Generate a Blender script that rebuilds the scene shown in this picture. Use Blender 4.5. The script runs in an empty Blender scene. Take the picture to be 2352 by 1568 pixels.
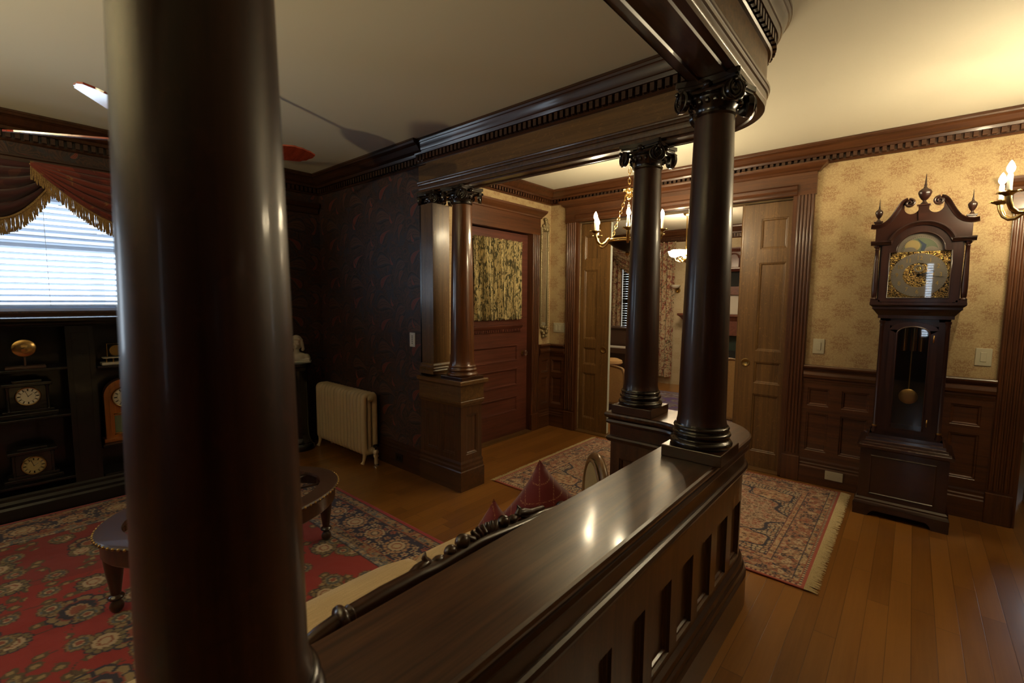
import bpy, bmesh, math, random
import numpy as np
from mathutils import Vector, Matrix
random.seed(7)
PI = math.pi
scene = bpy.context.scene
COL = scene.collection

# ------------------------------------------------------------------ camera
H = 1.55
yaw, pitch, roll, FPX = 0.71, -0.0891, 0.0071, 1069.3
cy_, sy_ = math.cos(yaw), math.sin(yaw)
fw = Vector((-sy_*math.cos(pitch), cy_*math.cos(pitch), math.sin(pitch)))
rt = Vector((cy_, sy_, 0)); up = rt.cross(fw)
rt = rt*math.cos(roll) + up*math.sin(roll); up = rt.cross(fw)
cam = bpy.data.cameras.new('camera'); camo = bpy.data.objects.new('camera', cam); COL.objects.link(camo)
camo.matrix_world = Matrix(((rt.x, up.x, -fw.x, 0), (rt.y, up.y, -fw.y, 0), (rt.z, up.z, -fw.z, H), (0, 0, 0, 1)))
cam.sensor_width = 36; cam.lens = FPX/2352*36; cam.clip_start = 0.02; cam.clip_end = 200
cam.dof.use_dof = True; cam.dof.focus_distance = 3.6; cam.dof.aperture_fstop = 4.0
scene.camera = camo
# ------------------------------------------------------------------ view, world
scene.view_settings.view_transform = 'Standard'
scene.view_settings.look = 'None'
scene.view_settings.gamma = 1
scene.view_settings.exposure = 0.0
try: scene.view_settings.use_curve_mapping = False
except Exception: pass
cyc = scene.cycles
cyc.use_denoising = True
cyc.max_bounces = 8; cyc.diffuse_bounces = 4; cyc.glossy_bounces = 4; cyc.transmission_bounces = 6; cyc.transparent_max_bounces = 8
cyc.sample_clamp_indirect = 4.0
cyc.caustics_reflective = False; cyc.caustics_refractive = False
W = bpy.data.worlds.new('daylight'); scene.world = W; W.use_nodes = True
bg = W.node_tree.nodes['Background']; bg.inputs[0].default_value = (0.72, 0.86, 1.0, 1); bg.inputs[1].default_value = 5.5
BULB = 620.0      # emission of one candle bulb
SHADE = 45.0       # emission of the glass shades in the far room
PORTAL = 1.0

def portal(x, y, z, rx, rz, sx, sy):
    l = bpy.data.lights.new('daylight_portal', 'AREA'); l.shape = 'RECTANGLE'; l.size = sx; l.size_y = sy
    l.cycles.is_portal = True
    o = bpy.data.objects.new('daylight_portal', l); COL.objects.link(o); o.location = (x, y, z); o.rotation_euler = (rx, 0, rz)
    return o
portal(-5.1, 0.42, 1.93, PI/2, -PI/2, 1.45, 1.0)      # parlour window, facing +x
portal(-5.1, -2.0, 1.7, PI/2, -PI/2, 1.0, 1.3)
portal(1.4, 7.75, 1.6, PI/2, PI, .4, 1.1)           # side room window, facing -y
portal(0.19, -3.75, 1.6, PI/2, 0, .3, 1.4)

CEIL = 2.83
# ------------------------------------------------------------------ mesh helpers
class MB:
    def __init__(s): s.v = []; s.f = []; s.M = Matrix.Identity(4); s.smooth = []
    def add(s, vs, fs, smooth=False):
        b = len(s.v); M = s.M
        s.v += [tuple(M @ Vector(p)) for p in vs]
        s.f += [tuple(i+b for i in f) for f in fs]; s.smooth += [smooth]*len(fs)
    def box(s, x0, x1, y0, y1, z0, z1):
        if x0 > x1: x0, x1 = x1, x0
        if y0 > y1: y0, y1 = y1, y0
        if z0 > z1: z0, z1 = z1, z0
        s.add([(x0,y0,z0),(x1,y0,z0),(x1,y1,z0),(x0,y1,z0),(x0,y0,z1),(x1,y0,z1),(x1,y1,z1),(x0,y1,z1)],
              [(0,3,2,1),(4,5,6,7),(0,1,5,4),(1,2,6,5),(2,3,7,6),(3,0,4,7)])
    def bbox(s, x0, x1, y0, y1, z0, z1, b=.004):
        """box with chamfered edges"""
        if x0 > x1: x0, x1 = x1, x0
        if y0 > y1: y0, y1 = y1, y0
        if z0 > z1: z0, z1 = z1, z0
        bm = bmesh.new(); bmesh.ops.create_cube(bm, size=1)
        for v in bm.verts: v.co = Vector((x0+(v.co.x+.5)*(x1-x0), y0+(v.co.y+.5)*(y1-y0), z0+(v.co.z+.5)*(z1-z0)))
        b = min(b, .49*min(x1-x0, y1-y0, z1-z0))
        bmesh.ops.bevel(bm, geom=bm.edges[:], offset=b, segments=2, affect='EDGES', profile=.5)
        bm.verts.index_update()
        s.add([v.co[:] for v in bm.verts], [tuple(v.index for v in f.verts) for f in bm.faces]); bm.free()
    def lathe(s, prof, c=(0,0,0), n=32, cap=True, sx=1, sy=1, smooth=True):
        vs = []; fs = []
        m = len(prof)
        for i in range(n):
            a = 2*PI*i/n
            for r, z in prof: vs.append((c[0]+r*math.cos(a)*sx, c[1]+r*math.sin(a)*sy, c[2]+z))
        for i in range(n):
            j = (i+1) % n
            for k in range(m-1): fs.append((i*m+k, j*m+k, j*m+k+1, i*m+k+1))
        s.add(vs, fs, smooth)
        if cap:
            if prof[0][0] > 1e-5: s.add([vs[i*m] for i in range(n)], [tuple(reversed(range(n)))])
            if prof[-1][0] > 1e-5: s.add([vs[i*m+m-1] for i in range(n)], [tuple(range(n))])
    def tube(s, pts, r, n=8, cap=True, closed=False, smooth=True):
        pts = [Vector(p) for p in pts]; N = len(pts)
        rs = r if isinstance(r, (list, tuple)) else [r]*N
        vs = []; fs = []; prev = None
        for i, p in enumerate(pts):
            if closed: t = pts[(i+1) % N]-pts[i-1]
            else: t = pts[min(i+1, N-1)]-pts[max(i-1, 0)]
            if t.length < 1e-9: t = Vector((0,0,1))
            t.normalize()
            if prev is None:
                a = Vector((0,0,1)) if abs(t.z) < .9 else Vector((1,0,0))
                u = t.cross(a).normalized()
            else:
                u = (prev - t*prev.dot(t))
                u = u.normalized() if u.length > 1e-6 else t.cross(Vector((0,0,1))).normalized()
            prev = u; w = t.cross(u)
            for k in range(n):
                a = 2*PI*k/n; vs.append(tuple(p+(u*math.cos(a)+w*math.sin(a))*rs[i]))
        M_ = N if closed else N-1
        for i in range(M_):
            j = (i+1) % N
            for k in range(n):
                k2 = (k+1) % n; fs.append((i*n+k, i*n+k2, j*n+k2, j*n+k))
        s.add(vs, fs, smooth)
        if cap and not closed:
            s.add(vs[:n], [tuple(reversed(range(n)))]); s.add(vs[-n:], [tuple(range(n))])
    def prism(s, poly, plane, d0, d1):
        """extrude 2D poly; plane 'xz' (depth y), 'yz' (depth x), 'xy' (depth z)"""
        def P(a, b, d): return {'xz': (a, d, b), 'yz': (d, a, b), 'xy': (a, b, d)}[plane]
        n = len(poly)
        vs = [P(a, b, d0) for a, b in poly]+[P(a, b, d1) for a, b in poly]
        fs = [tuple(range(n)), tuple(reversed(range(n, 2*n)))]+[(i, i+n, (i+1) % n+n, (i+1) % n) for i in range(n)]
        s.add(vs, fs)
    def sweep(s, path, prof, closed=False, caps=True, smooth=False):
        """path: 2D points; prof: (offset to the right of travel, z)"""
        n = len(path); vs = []
        P = [Vector((p[0], p[1])) for p in path]
        for i in range(n):
            if closed: d0 = (P[i]-P[i-1]).normalized(); d1 = (P[(i+1) % n]-P[i]).normalized()
            else:
                d0 = (P[i]-P[i-1]).normalized() if i > 0 else None
                d1 = (P[i+1]-P[i]).normalized() if i < n-1 else None
                if d0 is None: d0 = d1
                if d1 is None: d1 = d0
            n0 = Vector((d0.y, -d0.x)); n1 = Vector((d1.y, -d1.x))
            m = (n0+n1); m = m.normalized() if m.length > 1e-6 else n0
            k = 1/max(.3, m.dot(n0))
            for o, z in prof: vs.append((P[i].x+m.x*o*k, P[i].y+m.y*o*k, z))
        m_ = len(prof); fs = []
        for i in range(n if closed else n-1):
            j = (i+1) % n
            for k in range(m_-1): fs.append((i*m_+k, j*m_+k, j*m_+k+1, i*m_+k+1))
        s.add(vs, fs, smooth)
        if caps and not closed:
            s.add(vs[:m_], [tuple(range(m_))]); s.add(vs[-m_:], [tuple(reversed(range(m_)))])
    def sphere(s, c, r, nu=16, nv=10, sc=(1,1,1)):
        prof = [(max(1e-6, math.sin(PI*i/nv))*r, -math.cos(PI*i/nv)*r*sc[2]) for i in range(nv+1)]
        s.lathe(prof, c, nu, cap=False, sx=sc[0], sy=sc[1])

def link(o, parent=None):
    COL.objects.link(o)
    if parent is not None: o.parent = parent
    return o
def build(name, mb, mat, parent=None, autosmooth=None):
    me = bpy.data.meshes.new(name); me.from_pydata(mb.v, [], mb.f); me.polygons.foreach_set('use_smooth', mb.smooth); me.update()
    bm = bmesh.new(); bm.from_mesh(me)
    bmesh.ops.remove_doubles(bm, verts=bm.verts[:], dist=1e-5)
    bmesh.ops.recalc_face_normals(bm, faces=bm.faces[:])
    if autosmooth is not None:
        for f in bm.faces: f.smooth = True
    lim = math.radians(autosmooth or 52)
    for e in bm.edges:
        if len(e.link_faces) == 2 and e.calc_face_angle(0) > lim: e.smooth = False
    bm.to_mesh(me); bm.free()
    me.materials.append(mat)
    o = bpy.data.objects.new(name, me); link(o, parent)
    return o
def empty(name, loc=(0,0,0), rz=0):
    o = bpy.data.objects.new(name, None); o.location = loc; o.rotation_euler = (0,0,rz); o.empty_display_size = .1
    COL.objects.link(o); return o
def tag(o, label, cat, group=None, kind=None):
    o['label'] = label; o['category'] = cat
    if group: o['group'] = group
    if kind: o['kind'] = kind
    return o
def struct(o): o['kind'] = 'structure'; return o
def copy_tree(o, parent=None):
    c = o.copy(); COL.objects.link(c); c.parent = parent
    for ch in list(o.children): copy_tree(ch, c)
    return c
def arc(cx, cy, r, a0, a1, n):
    return [(cx+r*math.cos(a0+(a1-a0)*i/n), cy+r*math.sin(a0+(a1-a0)*i/n)) for i in range(n+1)]

# ------------------------------------------------------------------ node helpers
class X:
    """tiny expression layer over Math nodes"""
    nt = None
    def __init__(s, v): s.v = v
    @staticmethod
    def put(sock, a):
        if isinstance(a, X): a = a.v
        if isinstance(a, (int, float)): sock.default_value = float(a)
        elif isinstance(a, tuple): sock.default_value = a if len(a) == len(sock.default_value) else a+(1,)
        else: X.nt.links.new(a, sock)
    @staticmethod
    def m(op, a, b=None, c=None):
        n = X.nt.nodes.new('ShaderNodeMath'); n.operation = op
        X.put(n.inputs[0], a)
        if b is not None: X.put(n.inputs[1], b)
        if c is not None: X.put(n.inputs[2], c)
        return X(n.outputs[0])
    def __add__(a, b): return X.m('ADD', a, b)
    __radd__ = __add__
    def __sub__(a, b): return X.m('SUBTRACT', a, b)
    def __rsub__(a, b): return X.m('SUBTRACT', b, a)
    def __mul__(a, b): return X.m('MULTIPLY', a, b)
    __rmul__ = __mul__
    def __truediv__(a, b): return X.m('DIVIDE', a, b)
def F_(op): return lambda a, b=None: X.m(op, a, b)
xabs, xsin, xcos, xfloor, xfrac, xsqrt = F_('ABSOLUTE'), F_('SINE'), F_('COSINE'), F_('FLOOR'), F_('FRACT'), F_('SQRT')
xmin, xmax, xatan2, xmod = F_('MINIMUM'), F_('MAXIMUM'), F_('ARCTAN2'), F_('FLOORED_MODULO')
def sstep(lo, hi, x):
    n = X.nt.nodes.new('ShaderNodeMapRange'); n.interpolation_type = 'SMOOTHSTEP'
    X.put(n.inputs['Value'], x); X.put(n.inputs['From Min'], lo); X.put(n.inputs['From Max'], hi)
    return X(n.outputs[0])
def band(x, c, w, s=None):
    """1 where |x-c|<w"""
    s = s or w*.5
    return 1-sstep(w-s*.5, w+s*.5, xabs(x-c))
def mix(f, a, b):
    n = X.nt.nodes.new('ShaderNodeMix'); n.data_type = 'RGBA'
    X.put(n.inputs[0], f); X.put(n.inputs[6], a); X.put(n.inputs[7], b)
    return X(n.outputs[2])
def vec(x, y, z):
    n = X.nt.nodes.new('ShaderNodeCombineXYZ')
    for i, a in enumerate((x, y, z)): X.put(n.inputs[i], a)
    return X(n.outputs[0])
def coords(kind='Object'):
    n = X.nt.nodes.new('ShaderNodeTexCoord'); s = X.nt.nodes.new('ShaderNodeSeparateXYZ')
    X.nt.links.new(n.outputs[kind], s.inputs[0]); return X(s.outputs[0]), X(s.outputs[1]), X(s.outputs[2])
def noise(v, scale=1, detail=2, rough=.5, dist=0):
    n = X.nt.nodes.new('ShaderNodeTexNoise'); X.put(n.inputs['Vector'], v)
    n.inputs['Scale'].default_value = scale; n.inputs['Detail'].default_value = detail
    n.inputs['Roughness'].default_value = rough; n.inputs['Distortion'].default_value = dist
    return X(n.outputs[0])
def voro(v, scale=1, feature='F1', out='Distance', rnd=1):
    n = X.nt.nodes.new('ShaderNodeTexVoronoi'); n.feature = feature; X.put(n.inputs['Vector'], v)
    n.inputs['Scale'].default_value = scale; n.inputs['Randomness'].default_value = rnd
    return X(n.outputs[out])
def wnoise(v):
    n = X.nt.nodes.new('ShaderNodeTexWhiteNoise'); n.noise_dimensions = '3D'; X.put(n.inputs['Vector'], v)
    return X(n.outputs['Value'])
def bump(h, strength=.2, dist=.002):
    n = X.nt.nodes.new('ShaderNodeBump'); n.inputs['Strength'].default_value = strength; n.inputs['Distance'].default_value = dist
    X.put(n.inputs['Height'], h); return n.outputs[0]
MATS = {}
def material(name):
    m = bpy.data.materials.new(name); m.use_nodes = True; X.nt = m.node_tree
    MATS[name] = m; return m, m.node_tree.nodes['Principled BSDF']
def pset(b, **k):
    for key, v in k.items():
        key = {'color': 'Base Color', 'rough': 'Roughness', 'metal': 'Metallic', 'coat': 'Coat Weight', 'coatr': 'Coat Roughness',
               'trans': 'Transmission Weight', 'emit': 'Emission Color', 'es': 'Emission Strength', 'ior': 'IOR', 'sheen': 'Sheen Weight',
               'alpha': 'Alpha', 'spec': 'Specular IOR Level', 'normal': 'Normal', 'sss': 'Subsurface Weight'}[key]
        s = b.inputs[key]
        if isinstance(v, tuple) and len(v) == 3: s.default_value = v+(1,)
        else: X.put(s, v)
def wood(name, dark, light, axis='z', rough=.3, coat=.6, coatr=.12, fleck=.0, scale=1.0):
    m, b = material(name); x, y, z = coords()
    L, A, B = {'x': (x, y, z), 'y': (y, x, z), 'z': (z, x, y)}[axis]
    v = vec(L*(1.6*scale), A*(34*scale), B*(34*scale))
    g = noise(v, 1, 5, .6, .4)
    g2 = noise(vec(L*(4*scale), A*(160*scale), B*(160*scale)), 1, 2, .5)
    big = noise(vec(L*.9, A*3.0, B*3.0), 1, 2)
    t = sstep(.3, .72, g*.65+g2*.2+big*.25-.03)
    c = mix(t, dark, light)
    if fleck > 0:
        fl = noise(vec(L*(30*scale), A*(55*scale), B*(55*scale)), 1, 3, .55, 1.2)
        c = mix(sstep(.58, .66, fl)*fleck, c, tuple(min(1, k*1.7) for k in light))
    pset(b, color=c, rough=rough, coat=coat, coatr=coatr, normal=X(bump(g2*.6+g*.4, .06, .001)))
    return m
def plain(name, c, rough=.5, metal=0., **k):
    m, b = material(name); pset(b, color=c, rough=rough, metal=metal, **k); return m

for ax in 'xyz':  # woodwork tones: partly own colour, partly the light each part receives
    wood('wood_dark_'+ax, (.020,.0075,.0035), (.055,.020,.008), ax, .30, .5, .12, .12)
    wood('wood_hall_'+ax, (.038,.012,.004), (.110,.038,.012), ax, .38, .4, .16, .15)
    wood('wood_gold_'+ax, (.068,.032,.009), (.170,.086,.025), ax, .42, .3, .18, .3)
    wood('wood_pew_'+ax, (.036,.0145,.0055), (.10,.042,.015), ax, .34, .45, .12, .2)
WD = lambda a: MATS['wood_dark_'+a]
WH = lambda a: MATS['wood_hall_'+a]
WG = lambda a: MATS['wood_gold_'+a]
WP = lambda a: MATS['wood_pew_'+a]
wood('wood_door', (.060,.016,.010), (.140,.042,.025), 'y', .4, .35, .2, .1)
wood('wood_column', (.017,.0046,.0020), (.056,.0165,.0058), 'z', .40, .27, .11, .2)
wood('wood_column_lit', (.06,.019,.006), (.17,.060,.018), 'z', .30, .7, .10, .12)  # brighter copy of the column wood, hall light put into its colour
wood('wood_carved', (.008,.0045,.003), (.022,.012,.008), 'z', .26, .55, .10)
wood('wood_clock', (.012,.004,.0028), (.034,.011,.0075), 'z', .32, .4, .12)
wood('wood_clock_x', (.016,.0052,.0034), (.046,.015,.009), 'x', .25, .8, .1)
wood('wood_fan', (.20,.025,.012), (.36,.055,.025), 'x', .22, .8, .1)
wood('wood_chair', (.16,.085,.035), (.30,.17,.075), 'z', .3, .6, .12)
wood('wood_orange', (.22,.065,.012), (.42,.14,.03), 'z', .3, .6, .12)
plain('black_lacquer', (.006,.006,.007), .22, coat=.6)
plain('cabinet_black', (.0045,.004,.0045), .3, coat=.4)
plain('dial_yellow', (.42,.33,.15), .5)
plain('ceiling_paint', (.74,.695,.56), .75)
plain('cream_enamel', (.68,.55,.35), .35, coat=.3)
plain('marble', (.74,.70,.60), .45, sss=.05)
plain('switch_plastic', (.52,.48,.34), .4)
plain('white_plastic', (.74,.74,.70), .45)
plain('brass', (.78,.53,.20), .22, 1.)
plain('brass_satin', (.55,.36,.13), .42, 1.)
plain('brass_dark', (.42,.28,.10), .3, 1.)
plain('bronze_dark', (.025,.018,.012), .35, 0.5)
plain('candle', (.86,.82,.70), .45)
plain('silver_dial', (.30,.265,.215), .38, .75)
plain('gold_paint', (.75,.48,.14), .3, .9)
plain('dial_cream', (.70,.66,.52), .5)
plain('dark_metal', (.02,.02,.02), .4, .6)
plain('chrome', (.8,.8,.8), .12, 1.)
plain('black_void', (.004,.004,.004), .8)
plain('gilt_old', (.30,.235,.125), .42, .55)
plain('door_edge_lit', (.62,.66,.60), .5)  # brightness of the lit door edge put into the colour
plain('moon_green', (.12,.15,.09), .5)
plain('moon_blue', (.03,.05,.09), .5)
plain('moon_disc', (.33,.25,.10), .5)
plain('tile_dark', (.02,.035,.03), .3)
plain('leather_dark', (.06,.030,.020), .45, coat=.15)
plain('piano_key', (.85,.84,.80), .3)
plain('porch_white', (.75,.78,.82), .6)
plain('stone_pale', (.52,.48,.42), .6)
def emis(name, c, s):
    m, b = material(name); pset(b, color=(0,0,0), emit=c, es=s, rough=.5); return m
emis('bulb', (1.0,.81,.50), BULB)
emis('shade_glow', (1.0,.78,.50), SHADE)
m, b = material('glass'); pset(b, color=(1,1,1), rough=.02, trans=1., ior=1.45)
m, b = material('window_glass')
n = m.node_tree
tr = n.nodes.new('ShaderNodeBsdfTransparent'); gl = n.nodes.new('ShaderNodeBsdfGlossy'); gl.inputs['Roughness'].default_value = .02
mx = n.nodes.new('ShaderNodeMixShader'); mx.inputs[0].default_value = .07
n.links.new(tr.outputs[0], mx.inputs[1]); n.links.new(gl.outputs[0], mx.inputs[2]); n.links.new(mx.outputs[0], n.nodes['Material Output'].inputs[0])
m, b = material('blind_slat'); pset(b, color=(.80,.84,.88), rough=.4)
n = m.node_tree
tl = n.nodes.new('ShaderNodeBsdfTranslucent'); tl.inputs[0].default_value = (.75,.82,.92,1)
mx = n.nodes.new('ShaderNodeMixShader'); mx.inputs[0].default_value = .45
n.links.new(b.outputs[0], mx.inputs[1]); n.links.new(tl.outputs[0], mx.inputs[2]); n.links.new(mx.outputs[0], n.nodes['Material Output'].inputs[0])

# floor boards running along y
m, b = material('floor_boards'); x, y, z = coords()
bw = .088
cid = xfloor(x/bw); off = wnoise(vec(cid, 3.3, 1))*3.0
bid = xfloor((y+off)/1.15); r1 = wnoise(vec(cid, bid, 5)); r2 = wnoise(vec(cid, bid, 9))
gr = noise(vec((x+r1*7)*70, y*2.2, r2*20), 1, 4, .6, .5)
gr2 = noise(vec((x+r1*7)*9, (y+r2*5)*1.1, 0), 1, 3, .5, 1.0)
t = sstep(.15, .95, r1*.40+gr*.4+gr2*.3)
c = mix(t, (.170,.066,.0115), (.315,.135,.028))
fx = xfrac(x/bw); fy = xfrac((y+off)/1.15)
seam = xmax(1-sstep(.0, .022, xmin(fx, 1-fx)), 1-sstep(.0, .0022, xmin(fy, 1-fy)))
c = mix(seam*.75, c, (.03,.010,.004))
pset(b, color=c, rough=X.m('ADD', gr*.14, .24), coat=.35, coatr=.12, normal=X(bump((1-seam)+gr*.08, .22, .0012)))

# gold damask wallpaper (pattern on x+y so it wraps round the corner)
def damask(name, ground, ink, ink2):
    m, b = material(name); x, y, z = coords(); u = x+y*1.0
    TW, TH = .29, .27
    wob = noise(vec(u, z, 1), 3, 1)
    p = xfrac(u/TW)-.5; q = xfrac(z/TH)-.5
    ap, aq = xabs(p), xabs(q)
    q2 = xfrac(z/TH+.5)-.5
    d1 = xsqrt(p*p*1.25+q*q); d2 = xsqrt((.5-ap)*(.5-ap)*1.25+q2*q2)
    def rosette(d, ang_x, ang_y, n):
        th = xatan2(ang_y, ang_x)
        return d/(1+.16*xcos(th*n))
    r1 = rosette(d1, ap, q, 8); r2 = rosette(d2, .5-ap, q2, 6)
    lace = noise(vec(ap, q, 0), 25, 4, .65, 1.2)
    lace2 = noise(vec(ap, q, 5), 44, 3, .6, .6)
    scroll = xabs(noise(vec(ap, q, 3), 10, 1, .5, 2.5)-.5)
    d = X.m('MINIMUM', r1, r2)
    dens = 1-sstep(.19, .31, d)
    hole = sstep(.10, .115, d)*(1-sstep(.125, .145, d))*.5
    a = sstep(.505, .575, lace+dens*.062-hole*.10)
    a = a*(.5+.5*dens)
    vn_ = (1-sstep(.012, .035, scroll))*.75
    a = X.m('MAXIMUM', a, vn_*(1-dens*.5))
    c = mix(a*.75, ground, ink)
    c = mix(sstep(.58, .66, lace2+dens*.06)*.55, c, ink2)
    hz = noise(vec(u, z, 0), 3, 2)
    c = mix(hz*.18, c, tuple(k*.8 for k in ground))
    pset(b, color=c, rough=.7); return m
damask('wallpaper_gold', (.50,.375,.19), (.27,.130,.055), (.235,.090,.042))
damask('wallpaper_pale', (.58,.48,.32), (.46,.33,.18), (.42,.30,.18))

# paisley wallpaper
m, b = material('wallpaper_paisley'); x, y, z = coords(); u = x-y
def paisley(u, z, TW, TH, ox, oz, flip, ang, size):
    cxi = xfloor(u/TW+ox); zz = z/TH+oz+xmod(cxi, 2)*.5
    p = (xfrac(u/TW+ox)-.5)*TW*flip; q = (xfrac(zz)-.5)*TH
    ca, sa = math.cos(ang), math.sin(ang)
    p, q = p*ca-q*sa, p*sa+q*ca
    p = p/size; q = q/size
    bend = p-(q+.2)*(q+.2)*.8+.1           # curled tip
    w = xsqrt(xmax((.55-q)*1.0, .0001))*sstep(-.75, .55, q+.35)
    w = .42*xsqrt(xmax(1-(q-.1)*(q-.1)*2.6, .0))*sstep(1.1, -.55, q)+.001
    f = xabs(bend)/w
    return f, q
ns = noise(vec(u, z, 0), 26, 4, .65, 1.5)
ground = mix(sstep(.42, .62, noise(vec(u, z, 1), 5, 3, .6, 1.)), (.030,.018,.014), (.046,.026,.022))
sw = noise(vec(u, z, 4), 4.2, 1, .5, 1.8)
fr_ = xfrac(sw*11)
c = mix((1-sstep(.10, .22, xabs(fr_-.5)))*.75, ground, (.085,.034,.022))
c = mix((1-sstep(.03, .08, xabs(fr_-.12)))*.8, c, (.014,.014,.020))
c = mix(sstep(.52, .60, noise(vec(u, z, 9), 34, 3, .65, 1.5))*.55, c, (.075,.036,.024))
c = mix(sstep(.56, .61, noise(vec(u, z, 8), 6, 2, .5, 1.0))*.6, c, (.028,.030,.042))
for (tw, th, ox, oz, fl, an, sz, cc) in ((.46,.40,.1,.75,1,1.3,.21,(.095,.045,.030)), (.46,.40,.6,.45,-1,2.0,.19,(.080,.036,.026)), (.46,.40,.55,.62,-1,2.4,.12,(.15,.048,.026)), (.46,.40,.1,.2,1,.5,.145,(.20,.042,.026)), (.31,.37,.3,.4,1,-.8,.075,(.23,.050,.030))):
    f, q = paisley(u, z, tw, th, ox, oz, fl, an, sz)
    f = f+(ns-.5)*.30
    ins = 1-sstep(.95, 1.05, f)
    c = mix(ins*.85, c, (.050,.028,.024)); c = mix(1-sstep(.40, .50, f), c, cc); c = mix(band(f, .18, .06)*.8, c, (.020,.014,.018))
    c = mix(band(f, .55, .055)*.8*ins, c, (.13,.070,.045))
    c = mix(band(f, .76, .06)*ins*.8, c, (.024,.026,.040))
    c = mix(band(f, .97, .09)*.85, c, (.010,.009,.012)); c = mix(band(f, 1.22, .06)*.5, c, (.10,.045,.030))
pset(b, color=c, rough=.55)

# curtain fabrics
def fabric(name, ground, inks, scale=14, uv=('y','z')):
    m, b = material(name); x, y, z = coords()
    v = vec(x, y, z); c = ground
    for i, (ink, th, sc) in enumerate(inks):
        f = noise(vec(x+i*3.1, y, z), scale*sc, 3, .6, 1.2)
        c = mix(sstep(th, th+.04, f), c, ink)
    pset(b, color=c, rough=.85, sheen=.2); return m
m, b = material('fabric_door_curtain'); x, y, z = coords()
n1 = noise(vec(x*14, y*62, z*9), 1, 3, .6, 1.6); n2 = noise(vec(x*30, y*70, z*34), 1, 3, .6, .8)
stem = xabs(xfrac(y/.040+noise(vec(x, 0, z), 5, 1)*1.2)-.5)
c = mix(sstep(.50, .56, n1), (.62,.49,.23), (.075,.066,.026)); c = mix(sstep(.57, .62, n2)*.9, c, (.05,.042,.018)); c = mix((1-sstep(.05, .10, stem))*.8, c, (.11,.085,.032))
pset(b, color=c, rough=.85, sheen=.2)
fabric('fabric_floral', (.46,.36,.23), [((.20,.045,.035), .54, 1.), ((.10,.085,.045), .56, 1.6), ((.34,.15,.08), .56, 2.1)], 13)
fabric('fabric_swag', (.19,.030,.018), [((.11,.016,.013), .50, .5), ((.27,.12,.04), .63, .8)], 9)
fabric('fabric_swag_plum', (.060,.014,.016), [((.10,.030,.022), .52, .5), ((.22,.11,.05), .68, .9)], 9)
fabric('fringe_gold', (.42,.27,.10), [((.28,.16,.06), .5, 3)], 30)
fabric('fringe_ivory', (.66,.54,.31), [((.50,.38,.20), .55, 3)], 40)
m, b = material('sofa_fabric'); x, y, z = coords()
rib = noise(vec(x*420, y*7, z*420), 1, 3, .6); r2_ = noise(vec(x, y, z), 240, 2)
pset(b, color=mix(sstep(.3, .75, rib*.7+r2_*.3), (.60,.42,.19), (.80,.60,.32)), rough=.8, sheen=.25, normal=X(bump(rib, .25, .001)))
m, b = material('chair_fabric'); x, y, z = coords()
pset(b, color=mix(noise(vec(x, y, z*3), 120, 2), (.40,.30,.12), (.60,.47,.24)), rough=.8, sheen=.2)
m, b = material('armchair_fabric'); x, y, z = coords()
pset(b, color=mix(noise(vec(x, y, z), 40, 3), (.40,.23,.09), (.55,.34,.15)), rough=.8)
m, b = material('cushion_red'); x, y, z = coords('Object')
k1 = xabs(xfrac((x*1.0+z*.8)/.075)-.5); k2 = xabs(xfrac((x*1.0-z*.8+y)/.075)-.5)
dots = sstep(.45, .6, noise(vec(x, y, z), 260, 1))
ln = xmax(1-sstep(.02, .05, k1), 1-sstep(.02, .05, k2))*dots
pset(b, color=mix(ln*.75, (.155,.006,.010), (.50,.26,.13)), rough=.75, sheen=.4)
m, b = material('vertex_painted'); n = m.node_tree.nodes.new('ShaderNodeAttribute'); n.attribute_name = 'pattern'
x, y, z = coords(); wv = noise(vec(x, y, z), 330, 2)
pset(b, color=mix(wv*.35, X(n.outputs[0]), (.03,.02,.02)), rough=.9, sheen=.15, normal=X(bump(wv, .3, .002)))
m, b = material('filigree'); x, y, z = coords()
f = noise(vec(x, y, z), 75, 3, .6, 2.0)
pset(b, color=mix(sstep(.46, .54, f), (.06,.03,.01), (.85,.58,.20)), metal=1., rough=.25, normal=X(bump(f, .8, .003)))
m, b = material('cap_wood'); x, y, z = coords()
gy = noise(vec(x*38, y*1.8, z*10), 1, 5, .6, .5); gg = noise(vec(x*150, y*4.5, z), 1, 2, .5)
big = noise(vec(x*3, y*1.2, 0), 1, 3); sp = noise(vec(x, y, z), 55, 3, .7)
c = mix(sstep(.38, .68, gy*.65+gg*.25+big*.2-.04), (.036,.0135,.005), (.105,.045,.017))
c = mix(sstep(.71, .76, sp)*.35, c, (.17,.10,.05)); c = mix(sstep(.72, .78, noise(vec(x, y, 4), 22, 3, .6))*.5, c, (.02,.008,.004))
scr = noise(vec((x+y)*160, (x-y)*14, 1), 1, 2, .6); fine = noise(vec(x, y, z), 420, 2)
pset(b, color=c, rough=X.m('ADD', sp*.10+gg*.08, .26), coat=.38, coatr=X.m('ADD', big*.08, .09), normal=X(bump(gg*.4+scr*.5+fine*.5, .10, .0008)))

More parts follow.
